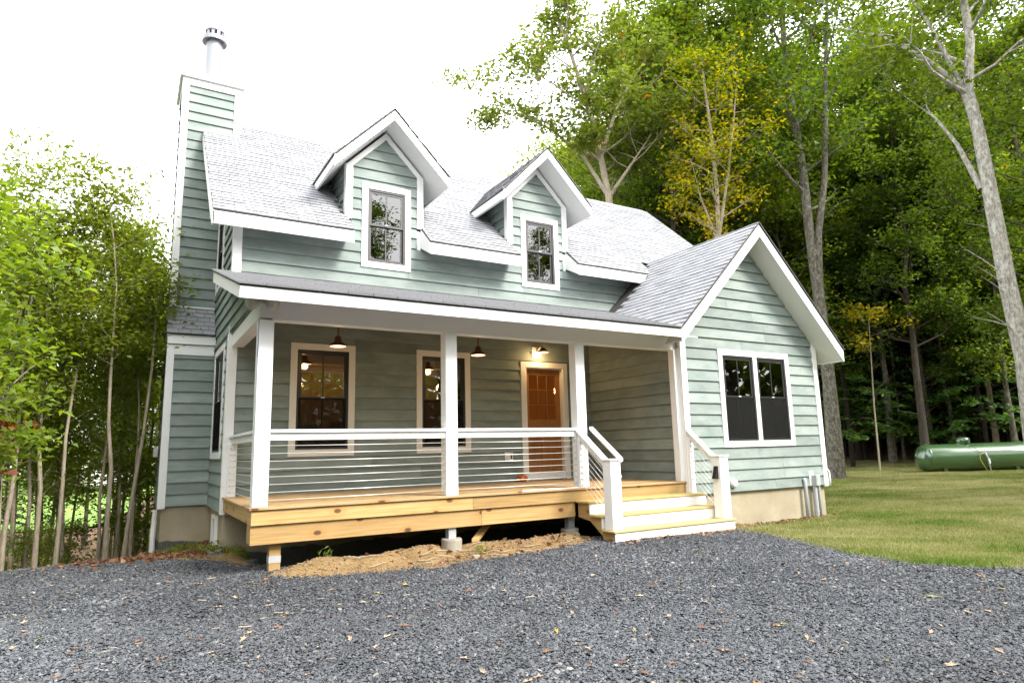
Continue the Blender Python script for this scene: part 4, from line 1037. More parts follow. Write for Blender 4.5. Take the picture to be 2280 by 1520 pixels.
m = MB(); m.tube([(5.67, -0.04, 2.52), (5.67, -0.12, 2.60), (5.67, -0.22, 2.62), (5.67, -0.27, 2.58)], 0.012, 8); m.build('gooseneck', COPPER, t)
m = MB(); m.lathe([(0.115, 0.0), (0.11, 0.025), (0.06, 0.06), (0.03, 0.10)], 24, (5.67, -0.28, 2.475), cap=False); m.build('lamp_shade', COPPER, t, smooth=True)
m = MB(); m.lathe([(0.10, 0.012), (0.10, 0.016)], 24, (5.67, -0.28, 2.475)); m.build('diffuser', BULB, t)
lamp_light('wall_lamp_light', (5.67, -0.24, 2.44), 4.0)

t = thing('flood_light', 'twin-head floodlight under the left corner of the porch eave', 'light', (0.0, -2.74, 2.44))
m = MB(); m.lathe([(0.075, 0.0), (0.075, 0.03), (0.04, 0.045)], 20, (0.02, -2.72, psz(-2.72) - 0.005), (0, 0, -1)); m.build('mount', WHITE, t)
for dx, dy in ((-1.0, -0.35), (0.55, -0.75)):
    d = Vector((dx, dy, -0.35)).normalized(); o_ = Vector((0.02, -2.72, psz(-2.72) - 0.05))
    m = MB(); m.lathe([(0.03, 0.0), (0.04, 0.06), (0.085, 0.14), (0.092, 0.19), (0.07, 0.21)], 20, o_, d); m.build('lamp_head', GREYGLASS, t, smooth=True)

t = thing('pumpkin', 'small orange pumpkin on the deck beside the front door', 'pumpkin', (5.17, -0.19, 0.0))
m = MB(); n = 40; prof = [(0.02, 0.125), (0.055, 0.128), (0.085, 0.105), (0.098, 0.065), (0.085, 0.025), (0.05, 0.003), (0.01, 0.003)]
for r_, z_ in prof:
    for j in range(n):
        a_ = 2 * math.pi * j / n; k_ = 1 - 0.09 * abs(math.cos(a_ * 5)) ** 0.5 * 1.0; m.v.append((5.17 + r_ * (1.1 - 0.1 * abs(math.sin(5 * a_)) ** 0.5 * 0 - 0.12 * abs(math.cos(5 * a_)) ** 6) * math.cos(a_), -0.19 + r_ * (1.1 - 0.12 * abs(math.cos(5 * a_)) ** 6) * math.sin(a_), z_))
for k in range(len(prof) - 1):
    for j in range(n): m.f.append((k * n + j, k * n + (j + 1) % n, (k + 1) * n + (j + 1) % n, (k + 1) * n + j))
m.f.append(tuple(range(n))); m.build('flesh', PUMPKIN, t, smooth=True)
m = MB(); m.tube([(5.17, -0.19, 0.122), (5.172, -0.19, 0.15), (5.185, -0.19, 0.17)], [0.014, 0.010, 0.009], 7); m.build('stem', mat_plain('pumpkin_stem', (0.14, 0.12, 0.04), 0.8), t)

t = bx('trim_strip', (3.72, YD + 0.005, 0.001), (4.74, YD + 0.035, 0.014), WHITE, None); tag(t, 'white trim strip lying along the deck edge by the third post', 'trim strip')

for i, (px_, py_, zt_, lb) in enumerate(((2.615, YD + 0.10, -0.575, 'round concrete footing under the middle porch post'), (4.675, YD + 0.215, -0.615, 'round concrete footing in shade beside the stair stringer'))):
    t = MB(); t.lathe([(0.145, -1.1), (0.142, -0.02), (0.135, 0.0)], 26, (px_, py_, zt_)); t = t.build('concrete_footing', FOOTING, None); tag(t, lb, 'footing', 'footings under the porch deck')
m = MB(); m.hull([(2.95, -2.45, -0.66), (3.06, -2.45, -0.66), (3.42, -2.20, -0.46), (3.30, -2.20, -0.46)], [(2.95, -2.45, -0.62), (3.06, -2.45, -0.62), (3.42, -2.20, -0.42), (3.30, -2.20, -0.42)])
tag(m.build('scrap_board', PINE_X, None), 'scrap pine board leaning in the dark under the porch deck', 'board')

# conduits and boxes on the wing
yk = WY - 0.055
m = MB(); m.tube([(10.03, yk, -1.0), (10.03, yk, -0.13), (10.03, yk + 0.02, -0.085)], 0.036, 12)
tag(m.build('conduit_pipe', PVC, None, smooth=True), 'grey conduit pipe left of the electric box on the wing wall', 'pipe', 'pipes on the wing wall')
t = thing('electric_box', 'grey electric box with two pipes at the right corner of the wing', 'electric box', (10.35, yk, -0.85))
bx('back_board', (10.215, WY - 0.034, -0.235), (10.335, WY - 0.022, 0.04), WHITE, t)
bx('meter_box', (10.27, WY - 0.14, -0.235), (10.40, WY - 0.034, -0.03), PVC, t, 0.008)
m = MB(); m.tube([(10.315, yk, -1.0), (10.315, yk, -0.236)], 0.043, 12); m.tube([(10.315, yk, -0.74), (10.315, yk, -0.70)], 0.049, 12); m.build('pipe', PVC, t, smooth=False)
m = MB(); m.tube([(10.43, yk, -1.0), (10.43, yk, -0.26), (10.40, yk, -0.19)], 0.027, 12); m.build('pipe', PVC, t, smooth=True)
m = MB(); m.tube([(WX1 - 0.02, WY - 0.04, 0.10), (WX1 + 0.055, WY - 0.06, 0.02), (WX1 + 0.065, WY - 0.06, -0.12), (WX1 + 0.055, WY - 0.06, -0.25)], 0.016, 10)
tag(m.build('drain_hose', WHITE, None, smooth=True), 'short white hose curling at the right corner of the wing', 'hose')

# ------------------------------------------------------------------ propane tank
c0 = Vector((25.35, 3.0, -0.12)); c1 = Vector((28.25, 0.9, -0.09)); axis = (c1 - c0).normalized(); LT = (c1 - c0).length
t = thing('propane_tank', 'large green propane tank lying on the far lawn before the woods', 'propane tank', ((c0.x + c1.x) / 2, (c0.y + c1.y) / 2, -0.66))
prof = []
RT = 0.52
for k in range(9):
    a_ = math.pi / 2 * k / 8; prof.append((max(0.01, RT * math.sin(a_)), -0.34 * math.cos(a_)))
prof += [(RT, LT * f) for f in (0.25, 0.5, 0.75, 1.0)]
for k in range(1, 9):
    a_ = math.pi / 2 * k / 8; prof.append((max(0.01, RT * math.cos(a_)), LT + 0.34 * math.sin(a_)))
m = MB(); m.lathe(prof, 40, c0, axis); m.build('tank_shell', TANKGREEN, t, smooth=True)
cm_ = c0 + (c1 - c0) * 0.40
m = MB(); m.lathe([(0.24, 0.40), (0.24, 0.66), (0.215, 0.725), (0.11, 0.76)], 28, cm_); m.build('dome_lid', TANKGREEN, t, smooth=True)
side = Vector((axis.y, -axis.x, 0)); side = side if side.dot(CAM_POS - cm_) > 0 else -side
m = MB(); m.lathe([(0.04, 0.0), (0.04, 0.012)], 14, cm_ + side * 0.236 + Vector((0, 0, 0.58)), side); m.build('dome_port', BLACKM, t)
for f in (0.14, 0.86):
    c = c0 + (c1 - c0) * f
    m = MB(); a_ = axis * 0.06; b_ = side * 0.36
    m.hull([c - a_ - b_ + Vector((0, 0, -0.66)), c + a_ - b_ + Vector((0, 0, -0.66)), c + a_ + b_ + Vector((0, 0, -0.66)), c - a_ + b_ + Vector((0, 0, -0.66))], [c - a_ - b_ + Vector((0, 0, -0.38)), c + a_ - b_ + Vector((0, 0, -0.38)), c + a_ + b_ + Vector((0, 0, -0.38)), c - a_ + b_ + Vector((0, 0, -0.38))])
    m.build('leg', TANKGREEN, t)
k0 = cm_ + side * 0.25 + Vector((0, 0, 0.54)); k1 = c0 + (c1 - c0) * 0.52 + side * 0.56
m = MB(); m.tube([k0, k0 + side * 0.2 + Vector((0, 0, -0.10)) + axis * 0.06, cm_ + side * 0.52 + axis * 0.22 + Vector((0, 0, 0.20)), k1 + Vector((0, 0, 0.16))], 0.010, 8); m.build('copper_line', BLACKM, t, smooth=True)
m = MB(); m.tube([k1 + Vector((0, 0, 0.18)), k1 + axis * 0.08 + Vector((0, 0, -0.05)), k1 + axis * 0.13 + Vector((0, 0, -0.62))], 0.028, 10); m.build('riser_pipe', PVC, t, smooth=True)
m = MB(); m.tube([k1 + axis * 0.09 + side * 0.012 + Vector((0, 0, -0.06)), k1 + axis * 0.11 + side * 0.012 + Vector((0, 0, -0.24))], 0.032, 10); m.build('riser_sleeve', WHITE, t)
m = MB(); m.tube([k1 + Vector((0, 0, 0.17)), k1 - axis * 0.20 + Vector((0, 0, 0.10)), k1 - axis * 0.20 + Vector((0, 0, -0.10)), k1 + axis * 0.05 + Vector((0, 0, -0.62))], 0.009, 6); m.build('tracer_wire', YELLOW, t, smooth=True)
for f in (0.0, 1.0):
    m = MB(); m.lathe([(RT + 0.001, -0.018), (RT + 0.006, -0.006), (RT + 0.006, 0.006), (RT + 0.001, 0.018)], 40, c0 + (c1 - c0) * f, axis, cap=False); m.build('weld_seam', TANKGREEN, t, smooth=True)
for f in (0.02, 0.97):
    c = c0 + (c1 - c0) * f + Vector((0, 0, RT - 0.01)); m = MB(); m.box(c - Vector((0.05, 0.02, 0)), c + Vector((0.05, 0.02, 0.05))); m.build('lifting_lug', TANKGREEN, t)

# ------------------------------------------------------------------ trees
LEAF_G = mat_leaf('leaf_green', ((0.0, (0.045, 0.085, 0.016)), (0.5, (0.088, 0.145, 0.023)), (0.9, (0.15, 0.20, 0.032)), (1.0, (0.24, 0.21, 0.035))), trans=0.5)
LEAF_L = mat_leaf('leaf_light', ((0.0, (0.095, 0.15, 0.022)), (0.5, (0.16, 0.22, 0.036)), (0.9, (0.235, 0.29, 0.055)), (1.0, (0.30, 0.29, 0.06))), trans=0.55)
LEAF_OAK = mat_leaf('leaf_oak', ((0.0, (0.075, 0.125, 0.022)), (0.5, (0.135, 0.20, 0.035)), (0.93, (0.21, 0.25, 0.05)), (0.97, (0.26, 0.17, 0.03)), (1.0, (0.38, 0.15, 0.03))), trans=0.45)
LEAF_Y = mat_leaf('leaf_yellow', ((0.0, (0.05, 0.105, 0.015)), (0.4, (0.14, 0.18, 0.016)), (0.68, (0.30, 0.275, 0.018)), (1.0, (0.42, 0.34, 0.025))), trans=0.5)
LEAF_B = mat_leaf('leaf_rust', ((0.0, (0.16, 0.055, 0.02)), (1.0, (0.32, 0.10, 0.03))), trans=0.35)
NEEDLE = mat_leaf('hemlock_needles', ((0.0, (0.040, 0.095, 0.022)), (0.6, (0.085, 0.165, 0.036)), (1.0, (0.16, 0.24, 0.05))), trans=0.35)
FARLEAF = mat_leaf('far_leaves', ((0.0, (0.045, 0.085, 0.016)), (0.6, (0.095, 0.15, 0.025)), (1.0, (0.20, 0.19, 0.03))), trans=0.5)
BARK = mat_bark('bark_grey', ((0.3, (0.04, 0.034, 0.026)), (0.6, (0.115, 0.098, 0.076)), (0.8, (0.19, 0.17, 0.135))), (0.26, 0.26, 0.21))
BARK_M = mat_bark('bark_brown', ((0.3, (0.028, 0.023, 0.018)), (0.6, (0.075, 0.062, 0.048)), (0.8, (0.13, 0.11, 0.085))))
BARK_L = mat_bark('bark_pale', ((0.3, (0.20, 0.165, 0.12)), (0.6, (0.36, 0.31, 0.235)), (0.8, (0.47, 0.42, 0.33))))
BARK_D = mat_bark('bark_dark', ((0.3, (0.016, 0.013, 0.010)), (0.6, (0.038, 0.030, 0.024)), (0.8, (0.07, 0.058, 0.045))))
BARK_W = mat_bark('bark_lichen', ((0.3, (0.09, 0.08, 0.065)), (0.55, (0.26, 0.24, 0.20)), (0.8, (0.40, 0.38, 0.33))), (0.50, 0.50, 0.44), 1.8)

def unit(v): return v / (np.linalg.norm(v, axis=-1, keepdims=True) + 1e-9)
def leaf_mesh(name, C, size, g, mat, up=0.7, droop=0.3, aspect=0.55, tint_bias=None, fold=0.18):
    """one four-cornered folded leaf (two triangles) per centre"""
    n = len(C)
    nrm = unit(g.normal(size=(n, 3)) * (1 - up) + np.array([0, 0, 1.0]) * up + g.normal(size=(n, 3)) * 0.25)
    a = g.normal(size=(n, 3)); a[:, 2] = a[:, 2] * 0.4 - droop
    a = unit(a - nrm * (a * nrm).sum(1, keepdims=True)); b = np.cross(nrm, a)
    s = (size * g.uniform(0.5, 1.4, n))[:, None]
    V = np.empty((n, 4, 3))
    V[:, 0] = C - a * s * 0.5; V[:, 2] = C + a * s * 0.5 - nrm * s * 0.06
    V[:, 1] = C + b * s * aspect * 0.5 + nrm * s * fold - a * s * 0.08; V[:, 3] = C - b * s * aspect * 0.5 + nrm * s * fold - a * s * 0.08
    Q = np.arange(n * 4).reshape(n, 4)
    t = np.clip(g.beta(2, 2, n) * 0.95 + (0 if tint_bias is None else tint_bias) + (g.random(n) < 0.02) * 0.3, 0, 1)
    return npmesh(name, V.reshape(-1, 3), Q, mat, tint=t, mesh_only=True)

def skeleton(g, H_, r0, base, spread, n_limb, lean=(0, 0), wob=0.15, rise=0.8, subs=5, path=None, shape='round', tr_top=0.12, twig=True):
    """trunk and limb tubes; returns mesh builder and the points where leaves sit"""
    m = MB()
    if path is None:
        path = []
        for i in range(9):
            f = i / 8; path.append(Vector((lean[0] * f * H_ + g.normal() * wob * f, lean[1] * f * H_ + g.normal() * wob * f, f * H_ * 0.97)))
        path[0] = Vector((0, 0, -0.4))
    np_ = len(path)
    rad = [r0 * (1.25 if i == 0 else 1 - (1 - tr_top) * i / (np_ - 1)) for i in range(np_)]
    m.tube(path, rad, 10, cap=False)
    pts = []
    for k in range(9):                                           # thin dead twigs low on the stem
        f = g.uniform(0.12, max(0.2, base)) * (np_ - 1); i = min(int(f), np_ - 2); q = path[i].lerp(path[i + 1], f - i); az = g.uniform(0, 6.28); L = spread * g.uniform(0.15, 0.5); d = Vector((math.cos(az), math.sin(az), g.uniform(0.0, 0.9)))
        m.tube([q, q + d * L * 0.5 + Vector((0, 0, 0.03)), q + d * L], [max(0.004, r0 * 0.10), max(0.003, r0 * 0.06), 0.002], 3, cap=False)
    def along(f):
        k = min(int(f * (np_ - 1)), np_ - 2); t = f * (np_ - 1) - k; return path[k].lerp(path[k + 1], t)
    for i in range(n_limb):
        f = base + (1 - base) * (i + g.random()) / n_limb; f = min(f, 0.985)
        p = along(f); az = i * 2.4 + g.random() * 0.9
        rel = (f - base) / (1 - base)
        prof = {'round': 0.55 + 0.6 * math.sin(math.pi * min(1, rel * 0.85 + 0.1)), 'cone': 1.1 - 0.8 * rel, 'vase': 0.7 + 0.3 * rel, 'top': 0.5 + 0.5 * rel}[shape]
        L = spread * prof * g.uniform(0.75, 1.15)
        if rel > 0.85: L *= 0.65
        el = rise * g.uniform(0.7, 1.2) * (0.7 + 0.5 * rel)
        d = Vector((math.cos(az) * math.cos(el), math.sin(az) * math.cos(el), math.sin(el)))
        lp = [p]
        for k in range(1, 5):
            d2 = (d + Vector((g.normal() * 0.14, g.normal() * 0.14, 0.10 * k + g.normal() * 0.08))).normalized(); lp.append(lp[-1] + d2 * L / 4)
        rl_ = max(0.006, r0 * (1 - (1 - tr_top) * f) * 0.5)
        m.tube(lp, [rl_ * (1 - 0.2 * k) for k in range(5)], 5, cap=False)
        pts += [lp[2].lerp(lp[4], g.random()) for _ in range(2)] + [lp[4]]
        for sidx in range(subs):
            t_ = g.uniform(0.3, 1.0); k = min(int(t_ * 4), 3); q = lp[k].lerp(lp[k + 1], t_ * 4 - k)
            dd = Vector((g.normal(), g.normal(), g.normal() * 0.45 + 0.25)).normalized(); dd = (dd + d * 0.6).normalized()
            l2 = L * g.uniform(0.25, 0.5); e_ = q + dd * l2 + Vector((0, 0, g.normal() * 0.1)); mid = q.lerp(e_, 0.5) + Vector((0, 0, 0.06 * l2))
            m.tube([q, mid, e_], [max(0.004, rl_ * 0.4), max(0.003, rl_ * 0.25), 0.003], 3, cap=False)
            pts += [mid, mid.lerp(e_, 0.5), e_]
    return m, np.array([tuple(p) for p in pts])
def leaf_points(g, pts, n, sig, flat=0.6):
    w = g.gamma(0.55, 1.0, len(pts)) + 0.12; i = g.choice(len(pts), n, p=w / w.sum())
    return pts[i] + g.normal(size=(n, 3)) * np.array([sig, sig, sig * flat])

class Proto:
    def __init__(s, trunk, crown, bark): s.trunk = trunk; s.crown = crown; s.bark = bark
def proto(seed, H_, r0, base, spread, n_limb, leaves, size, sig, leafmat, bark, **kw):
    g = np.random.default_rng(seed)
    lk = {k: kw.pop(k) for k in ('up', 'droop', 'aspect') if k in kw}; flat = kw.pop('flat', 0.6)
    m, pts = skeleton(g, H_, r0, base, spread, n_limb, **kw)
    tm = m.mesh('tree_trunk', bark, smooth=True)
    cm2 = leaf_mesh('tree_crown', leaf_points(g, pts, leaves, sig, flat), size, g, leafmat, **lk)
    return Proto(tm, cm2, bark)
def conifer(seed, H_, r0, n_whorl, spread, leaves, size, base=0.12):
    g = np.random.default_rng(seed); m = MB()
    path = [Vector((g.normal() * 0.04 * i, g.normal() * 0.04 * i, -0.4 + (H_ + 0.4) * i / 6)) for i in range(7)]
    m.tube(path, [r0 * (1 - 0.9 * i / 6) for i in range(7)], 8, cap=False)
    C = []; A = []
    for i in range(n_whorl):
        f = base + (1 - base) * (i + g.random() * 0.7) / n_whorl; z = f * H_
        for k in range(g.integers(3, 5)):
            az = g.uniform(0, 6.28); L = spread * (1.05 - 0.85 * f) * g.uniform(0.6, 1.15)
            d = Vector((math.cos(az), math.sin(az), 0)); lp = [Vector((0, 0, z)) + d * L * t + Vector((0, 0, 0.10 * L * t - 0.28 * L * t * t)) for t in (0, .33, .66, 1)]
            m.tube(lp, [0.02 * (1.1 - f), 0.014 * (1.1 - f), 0.008, 0.003], 3, cap=False)
            nn = max(4, int(leaves / n_whorl / 3.5 * (1.2 - f)))
            t = np.sqrt(g.uniform(0.04, 1, nn)); sd_ = g.normal(size=nn) * 0.22 * L * (0.35 + 0.65 * (1 - t))
            p = np.stack([d.x * L * t - d.y * sd_, d.y * L * t + d.x * sd_, z + 0.10 * L * t - 0.28 * L * t * t - 0.10 * np.abs(sd_) + g.normal(size=nn) * 0.03], -1)
            C.append(p)
    C = np.concatenate(C)
    return Proto(m.mesh('tree_trunk', BARK_D, smooth=True), leaf_mesh('tree_crown', C, size, g, NEEDLE, up=0.85, droop=0.25, aspect=0.42, fold=0.03), BARK_D)

def plant_tree(pr, name, label, loc, cat='tree', rot=None, scale=1.0, group=None, zs=1.0, bark=None):
    o = bpy.data.objects.new(name, None); COL.objects.link(o); o.location = loc
    o.rotation_euler = (0, 0, random.uniform(0, 6.28) if rot is None else rot); o.scale = (scale, scale, scale * zs)
    tag(o, label, cat, group)
    for nm, me in (('trunk', pr.trunk), ('crown', pr.crown)):
        if me is None: continue
        c = bpy.data.objects.new(nm, me); COL.objects.link(c); c.parent = o
        if nm == 'crown': c['kind'] = 'stuff'
    return o

# prototypes
T_FOREST = [proto(100 + i, 22, 0.24, 0.30, 4.4, 24, 20000, 0.22, 0.42, LEAF_G, BARK_M, subs=7, rise=0.55, lean=(0.02 * (i - 1), 0.01)) for i in range(3)]
T_DEEP = [proto(120 + i, 20, 0.20, 0.22, 4.2, 22, 8500, 0.27, 0.5, LEAF_G, BARK_D, subs=6, rise=0.4) for i in range(2)]
T_HEM = [conifer(140 + i, 9.5, 0.10, 26, 2.6, 8500, 0.22) for i in range(3)]
T_GROVE = [proto(160 + i, 8.6, 0.050, (0.5, 0.36, 0.55, 0.26)[i], 1.35, (17, 20, 16, 20)[i], (4000, 3400, 4000, 3000)[i], 0.105, 0.24, LEAF_L, BARK_L, subs=4, rise=0.75, wob=0.10, lean=((0.03, 0.0), (-0.02, 0.02), (0.0, -0.03), (0.05, 0.01))[i], shape='top') for i in range(4)]
T_SHRUB = [proto(180 + i, 2.2, 0.02, 0.15, 0.9, 12, 1700, 0.10, 0.18, LEAF_L if i else LEAF_Y, BARK, subs=3, rise=0.7) for i in range(3)]
T_MID = [proto(190 + i, 13, 0.13, 0.25, 2.9, 22, 14000, 0.15, 0.36, LEAF_L, BARK, subs=5, rise=0.6) for i in range(2)]

T_WALL = [proto(220 + i, 17, 0.13, 0.14, 3.2, 26, 12000, 0.25, 0.42, LEAF_L, BARK_M, subs=6, rise=0.45) for i in range(2)]
# -- woods on the right: the trees one can tell apart
def from_pixels(lst, D):
    """trunk axis through picture points at distance D, relative to its foot"""
    P = []
    for u, v in lst:
        d = FWD + RIGHT * ((u - 1140) / 1440.4) - UP * ((v - 760) / 1440.4); k = D / math.hypot(d.x, d.y); P.append(CAM_POS + d * k)
    return P
def special(name, label, paths, D, r0, leaves, size, sig, leafmat, bark, seed, base=0.5, spread=2.2, n_limb=14, bias=None, cat='tree', rise=0.6):
    g = np.random.default_rng(seed); o = None; foot = None; tr = MB(); allp = []
    for i, (pl, rr0, lim) in enumerate(paths):
        P = from_pixels(pl, D)
        if foot is None:
            foot = Vector((P[0].x, P[0].y, h1(P[0].x, P[0].y)))
        P = [p - foot for p in P]
        if i == 0: P[0].z = -0.4
        m, pts = skeleton(g, (P[-1] - P[0]).length, rr0, base, spread, lim, path=P, subs=5, tr_top=0.35 if i == 0 else 0.25, rise=rise)
        tr.add(m.v, m.f); allp.append(pts)
    allp = np.concatenate(allp)
    LP_ = leaf_points(g, allp, leaves, sig)
    pr = Proto(tr.mesh('tree_trunk', bark, smooth=True), leaf_mesh('tree_crown', LP_, size, g, leafmat, tint_bias=None if bias is None else bias(LP_)), bark)
    return plant_tree(pr, name, label, foot, cat, rot=0.0)
special('maple_tree', 'tall twin-trunk maple rising just behind the right gable of the wing',
        [([(1862, 1045), (1846, 850), (1822, 650), (1803, 520), (1788, 380), (1762, 230), (1745, 90), (1735, -60)], 0.255, 14), ([(1822, 650), (1822, 520), (1836, 400), (1838, 280), (1838, 150), (1842, 0), (1850, -120)], 0.15, 12)], 27, 0.36, 15000, 0.20, 0.50, LEAF_G, BARK, 201, base=0.45, spread=3.4)
special('lichen_tree', 'leaning pale trunk with lichen patches at the far right edge of the woods',
        [([(2312, 1020), (2283, 800), (2245, 640), (2205, 430), (2180, 300), (2155, 200), (2160, 90), (2138, -40)], 0.245, 7), ([(2180, 300), (2140, 190), (2100, 110), (2060, 40), (2010, -30)], 0.09, 4), ([(2185, 420), (2130, 320), (2080, 260), (2050, 240)], 0.07, 3), ([(2150, 200), (2060, 130), (1960, 80), (1850, 60)], 0.07, 3)],
        21, 0.30, 5200, 0.17, 0.40, LEAF_G, BARK_W, 202, base=0.6, spread=2.2)
special('yellow_maple', 'slender small maple with yellow autumn leaves behind the main roof',
        [([(1606, 760), (1602, 560), (1596, 420), (1584, 300), (1570, 200), (1560, 120)], 0.10, 22), ([(1602, 520), (1622, 380), (1634, 260), (1640, 190)], 0.055, 8), ([(1600, 540), (1560, 440), (1540, 360)], 0.045, 7)],
        24, 0.10, 6500, 0.15, 0.28, LEAF_Y, BARK_L, 203, base=0.2, spread=1.7, n_limb=22, rise=0.35, bias=lambda c: np.where(c[:, 2] < 10.2, 0.28, np.where(c[:, 2] > 14, -0.12, 0.06)))
special('oak_tree', 'airy light green oak standing against the white sky behind the roof',
        [([(1362, 700), (1356, 440), (1338, 350), (1318, 270), (1290, 180), (1262, 90), (1240, 40)], 0.16, 16), ([(1350, 430), (1300, 350), (1230, 290), (1150, 250), (1110, 300)], 0.075, 10), ([(1338, 350), (1370, 250), (1400, 190), (1440, 130)], 0.085, 9), ([(1356, 440), (1410, 360), (1450, 300)], 0.075, 9)],
        25, 0.16, 13000, 0.20, 0.30, LEAF_OAK, BARK_L, 204, base=0.25, spread=2.6)
special('yellow_sapling', 'thin sapling with bright yellow leaf sprays beside the wing corner',
        [([(1958, 1035), (1946, 900), (1940, 800), (1936, 740), (1934, 705)], 0.033, 8)], 31, 0.033, 620, 0.17, 0.20, LEAF_Y, BARK_L, 205, base=0.55, spread=1.6, n_limb=10, rise=0.15, bias=lambda c: 0.3)
GW = 'tall leafy trees in the woods on the right'
ORD = ['nearest there', 'second nearest there', 'third nearest there', 'fourth nearest there', 'fifth nearest there', 'sixth nearest there', 'seventh nearest there', 'eighth nearest there', 'ninth nearest there', 'tenth nearest there', 'farthest there']
MR = [(1000, 1620, 'above the main roof'), (1620, 1760, 'above the wing ridge'), (1760, 1900, 'above the wing eave'), (1900, 2040, 'above the yellow sapling'), (2040, 2170, 'above the tank dome'), (2170, 2600, 'beyond the lichen trunk')]
ML = [(-200, 40, 'at the left frame edge'), (40, 110, 'beside the thick trunk'), (110, 180, 'beside the slim pale trunk'), (180, 262, 'beside the straight trunk'), (262, 420, 'beside the leaning sapling')]
def scatter(us, Ds, prs, name, label, group, smin, smax, seed, n, minsep=2.2, marks=None):
    r = random.Random(seed); placed = []; made = []
    tries = 0
    while len(placed) < n and tries < 4000:
        tries += 1
        u = r.uniform(*us); D = Ds[0] + (Ds[1] - Ds[0]) * r.random() ** 0.8
        x, y, z = at(u, D)
        if any(math.hypot(x - a, y - b) < minsep for a, b in placed): continue
        placed.append((x, y)); o = plant_tree(r.choice(prs), name, label, (x, y, z), rot=r.uniform(0, 6.28), scale=r.uniform(smin, smax), group=group); made.append((u, D, o))
    if marks:
        for k, (lo, hi, where) in enumerate(marks):
            row = sorted([m for m in made if lo <= m[0] < hi], key=lambda m: m[1])
            for i, m in enumerate(row):
                m[2]['label'] = label + ' ' + where + ((', ' + ORD[i]) if len(row) > 1 else '')

scatter((1500, 2420), (34, 42), T_FOREST, 'forest_tree', 'tall green forest tree', GW, 0.85, 1.1, 301, 15, 2.6, MR)
scatter((1500, 1760), (29, 36), T_FOREST, 'forest_tree', 'leafy green tree', 'trees of the leafy wall behind the roofs', 0.95, 1.15, 312, 5, 2.2, [(1400, 1580, 'left of the yellow maple stem'), (1580, 1640, 'behind the yellow maple stem'), (1640, 1800, 'right of the yellow maple stem')])
scatter((1330, 2500), (39, 72), T_DEEP, 'forest_tree', 'dark trunked forest tree deep inside the woods beyond the lawn', 'forest trees deep in the woods', 0.7, 1.0, 302, 36, 2.6)
scatter((1880, 2420), (33, 46), T_HEM, 'hemlock_tree', 'feathery dark hemlock', 'hemlocks under the tall woods', 0.75, 1.3, 303, 20, 1.8, [(a, b, w.replace('above', 'in the shade under')) for a, b, w in MR])
scatter((1440, 1860), (30, 45), T_MID, 'understory_tree', 'bushy green tree rising', 'trees close behind the cottage', 0.9, 1.25, 304, 9, 2.5, MR)
scatter((1640, 2420), (36, 50), T_WALL, 'light_green_tree', 'light green tree clothed in leaves to the ground', 'light green trees within the woods', 0.75, 1.15, 313, 18, 2.4, MR)
scatter((1820, 2420), (33, 44), T_MID, 'understory_tree', 'light green understory tree', 'understory trees beyond the lawn', 0.6, 1.1, 311, 13, 2.0, MR)
scatter((1240, 1500), (36, 44), T_MID, 'understory_tree', 'distant leafy tree', 'trees above the roof ridge', 1.25, 1.6, 305, 6, 2.0, [(1000, 1350, 'left of the airy oak trunk'), (1350, 1600, 'right of the airy oak trunk')])

# -- bare dark trunks in the shade between lawn and woods
for i, (u, D, r_, lb, bk) in enumerate(((1984, 35, 0.17, 'straight brown trunk in the shade left of the propane tank', BARK), (2010, 36, 0.07, 'thin pole-like trunk in the shade left of the propane tank', BARK), (2105, 37, 0.20, 'black shaded trunk rising behind the left end of the propane tank', BARK_D),
                                     (2143, 38, 0.21, 'grey green trunk rising behind the dome of the propane tank', BARK), (2218, 36, 0.13, 'slim pale trunk rising behind the middle of the propane tank', BARK_L), (2262, 37, 0.12, 'reddish trunk rising behind the right end of the propane tank', BARK), (2048, 38, 0.16, 'dim trunk deep in shade above the left end of the tank', BARK_D), (1910, 36, 0.15, 'dim trunk deep in shade right of the wing corner', BARK_D))):
    g = np.random.default_rng(400 + i); m, pts = skeleton(g, 15, r_, 0.42, 2.4, 10, subs=4, wob=0.10, lean=(g.normal() * 0.012, g.normal() * 0.012))
    # dead lower twigs
    for k in range(7):
        z = g.uniform(1.5, 6); a_ = g.uniform(0, 6.28); L = g.uniform(0.8, 2.0); m.tube([(0, 0, z), (math.cos(a_) * L * 0.6, math.sin(a_) * L * 0.6, z + 0.1), (math.cos(a_) * L, math.sin(a_) * L, z - 0.05)], [0.015, 0.009, 0.004], 4, cap=False)
    pr = Proto(m.mesh('tree_trunk', bk, smooth=True), leaf_mesh('tree_crown', leaf_points(g, pts, 3500, 0.45), 0.22, g, LEAF_G), bk)
    plant_tree(pr, 'shaded_tree', lb, at(u, D), rot=0.0)

# -- grove on the left
left_named = [(254, 12.9, 0, 0.84, 'pale straight trunk nearest the chimney in the left grove', 0.9), (103, 13.6, 1, 0.86, 'thick pale trunk at the middle of the left grove', 0.85), (145, 13.2, 2, 0.75, 'slim pale trunk between the thick trunk and the chimney', 0.95), (24, 13.4, 3, 0.8, 'thin trunk at the far left edge of the grove', 0.9), (51, 14.5, 1, 0.8, 'thin leaning trunk second from the left edge of the grove', 0.9)]
for u, D, k, sc, lb, zs in left_named:
    plant_tree(T_GROVE[k], 'grove_tree', lb, at(u, D), scale=sc, rot=0.6 * k + u * 0.01, zs=zs)
special('leaning_sapling', 'long thin pale trunk leaning right toward the chimney corner', [([(268, 1262), (292, 1120), (320, 960), (338, 820), (346, 720), (350, 620)], 0.036, 8)], 13.1, 0.036, 1300, 0.10, 0.22, LEAF_L, BARK_L, 206, base=0.72, spread=0.45)
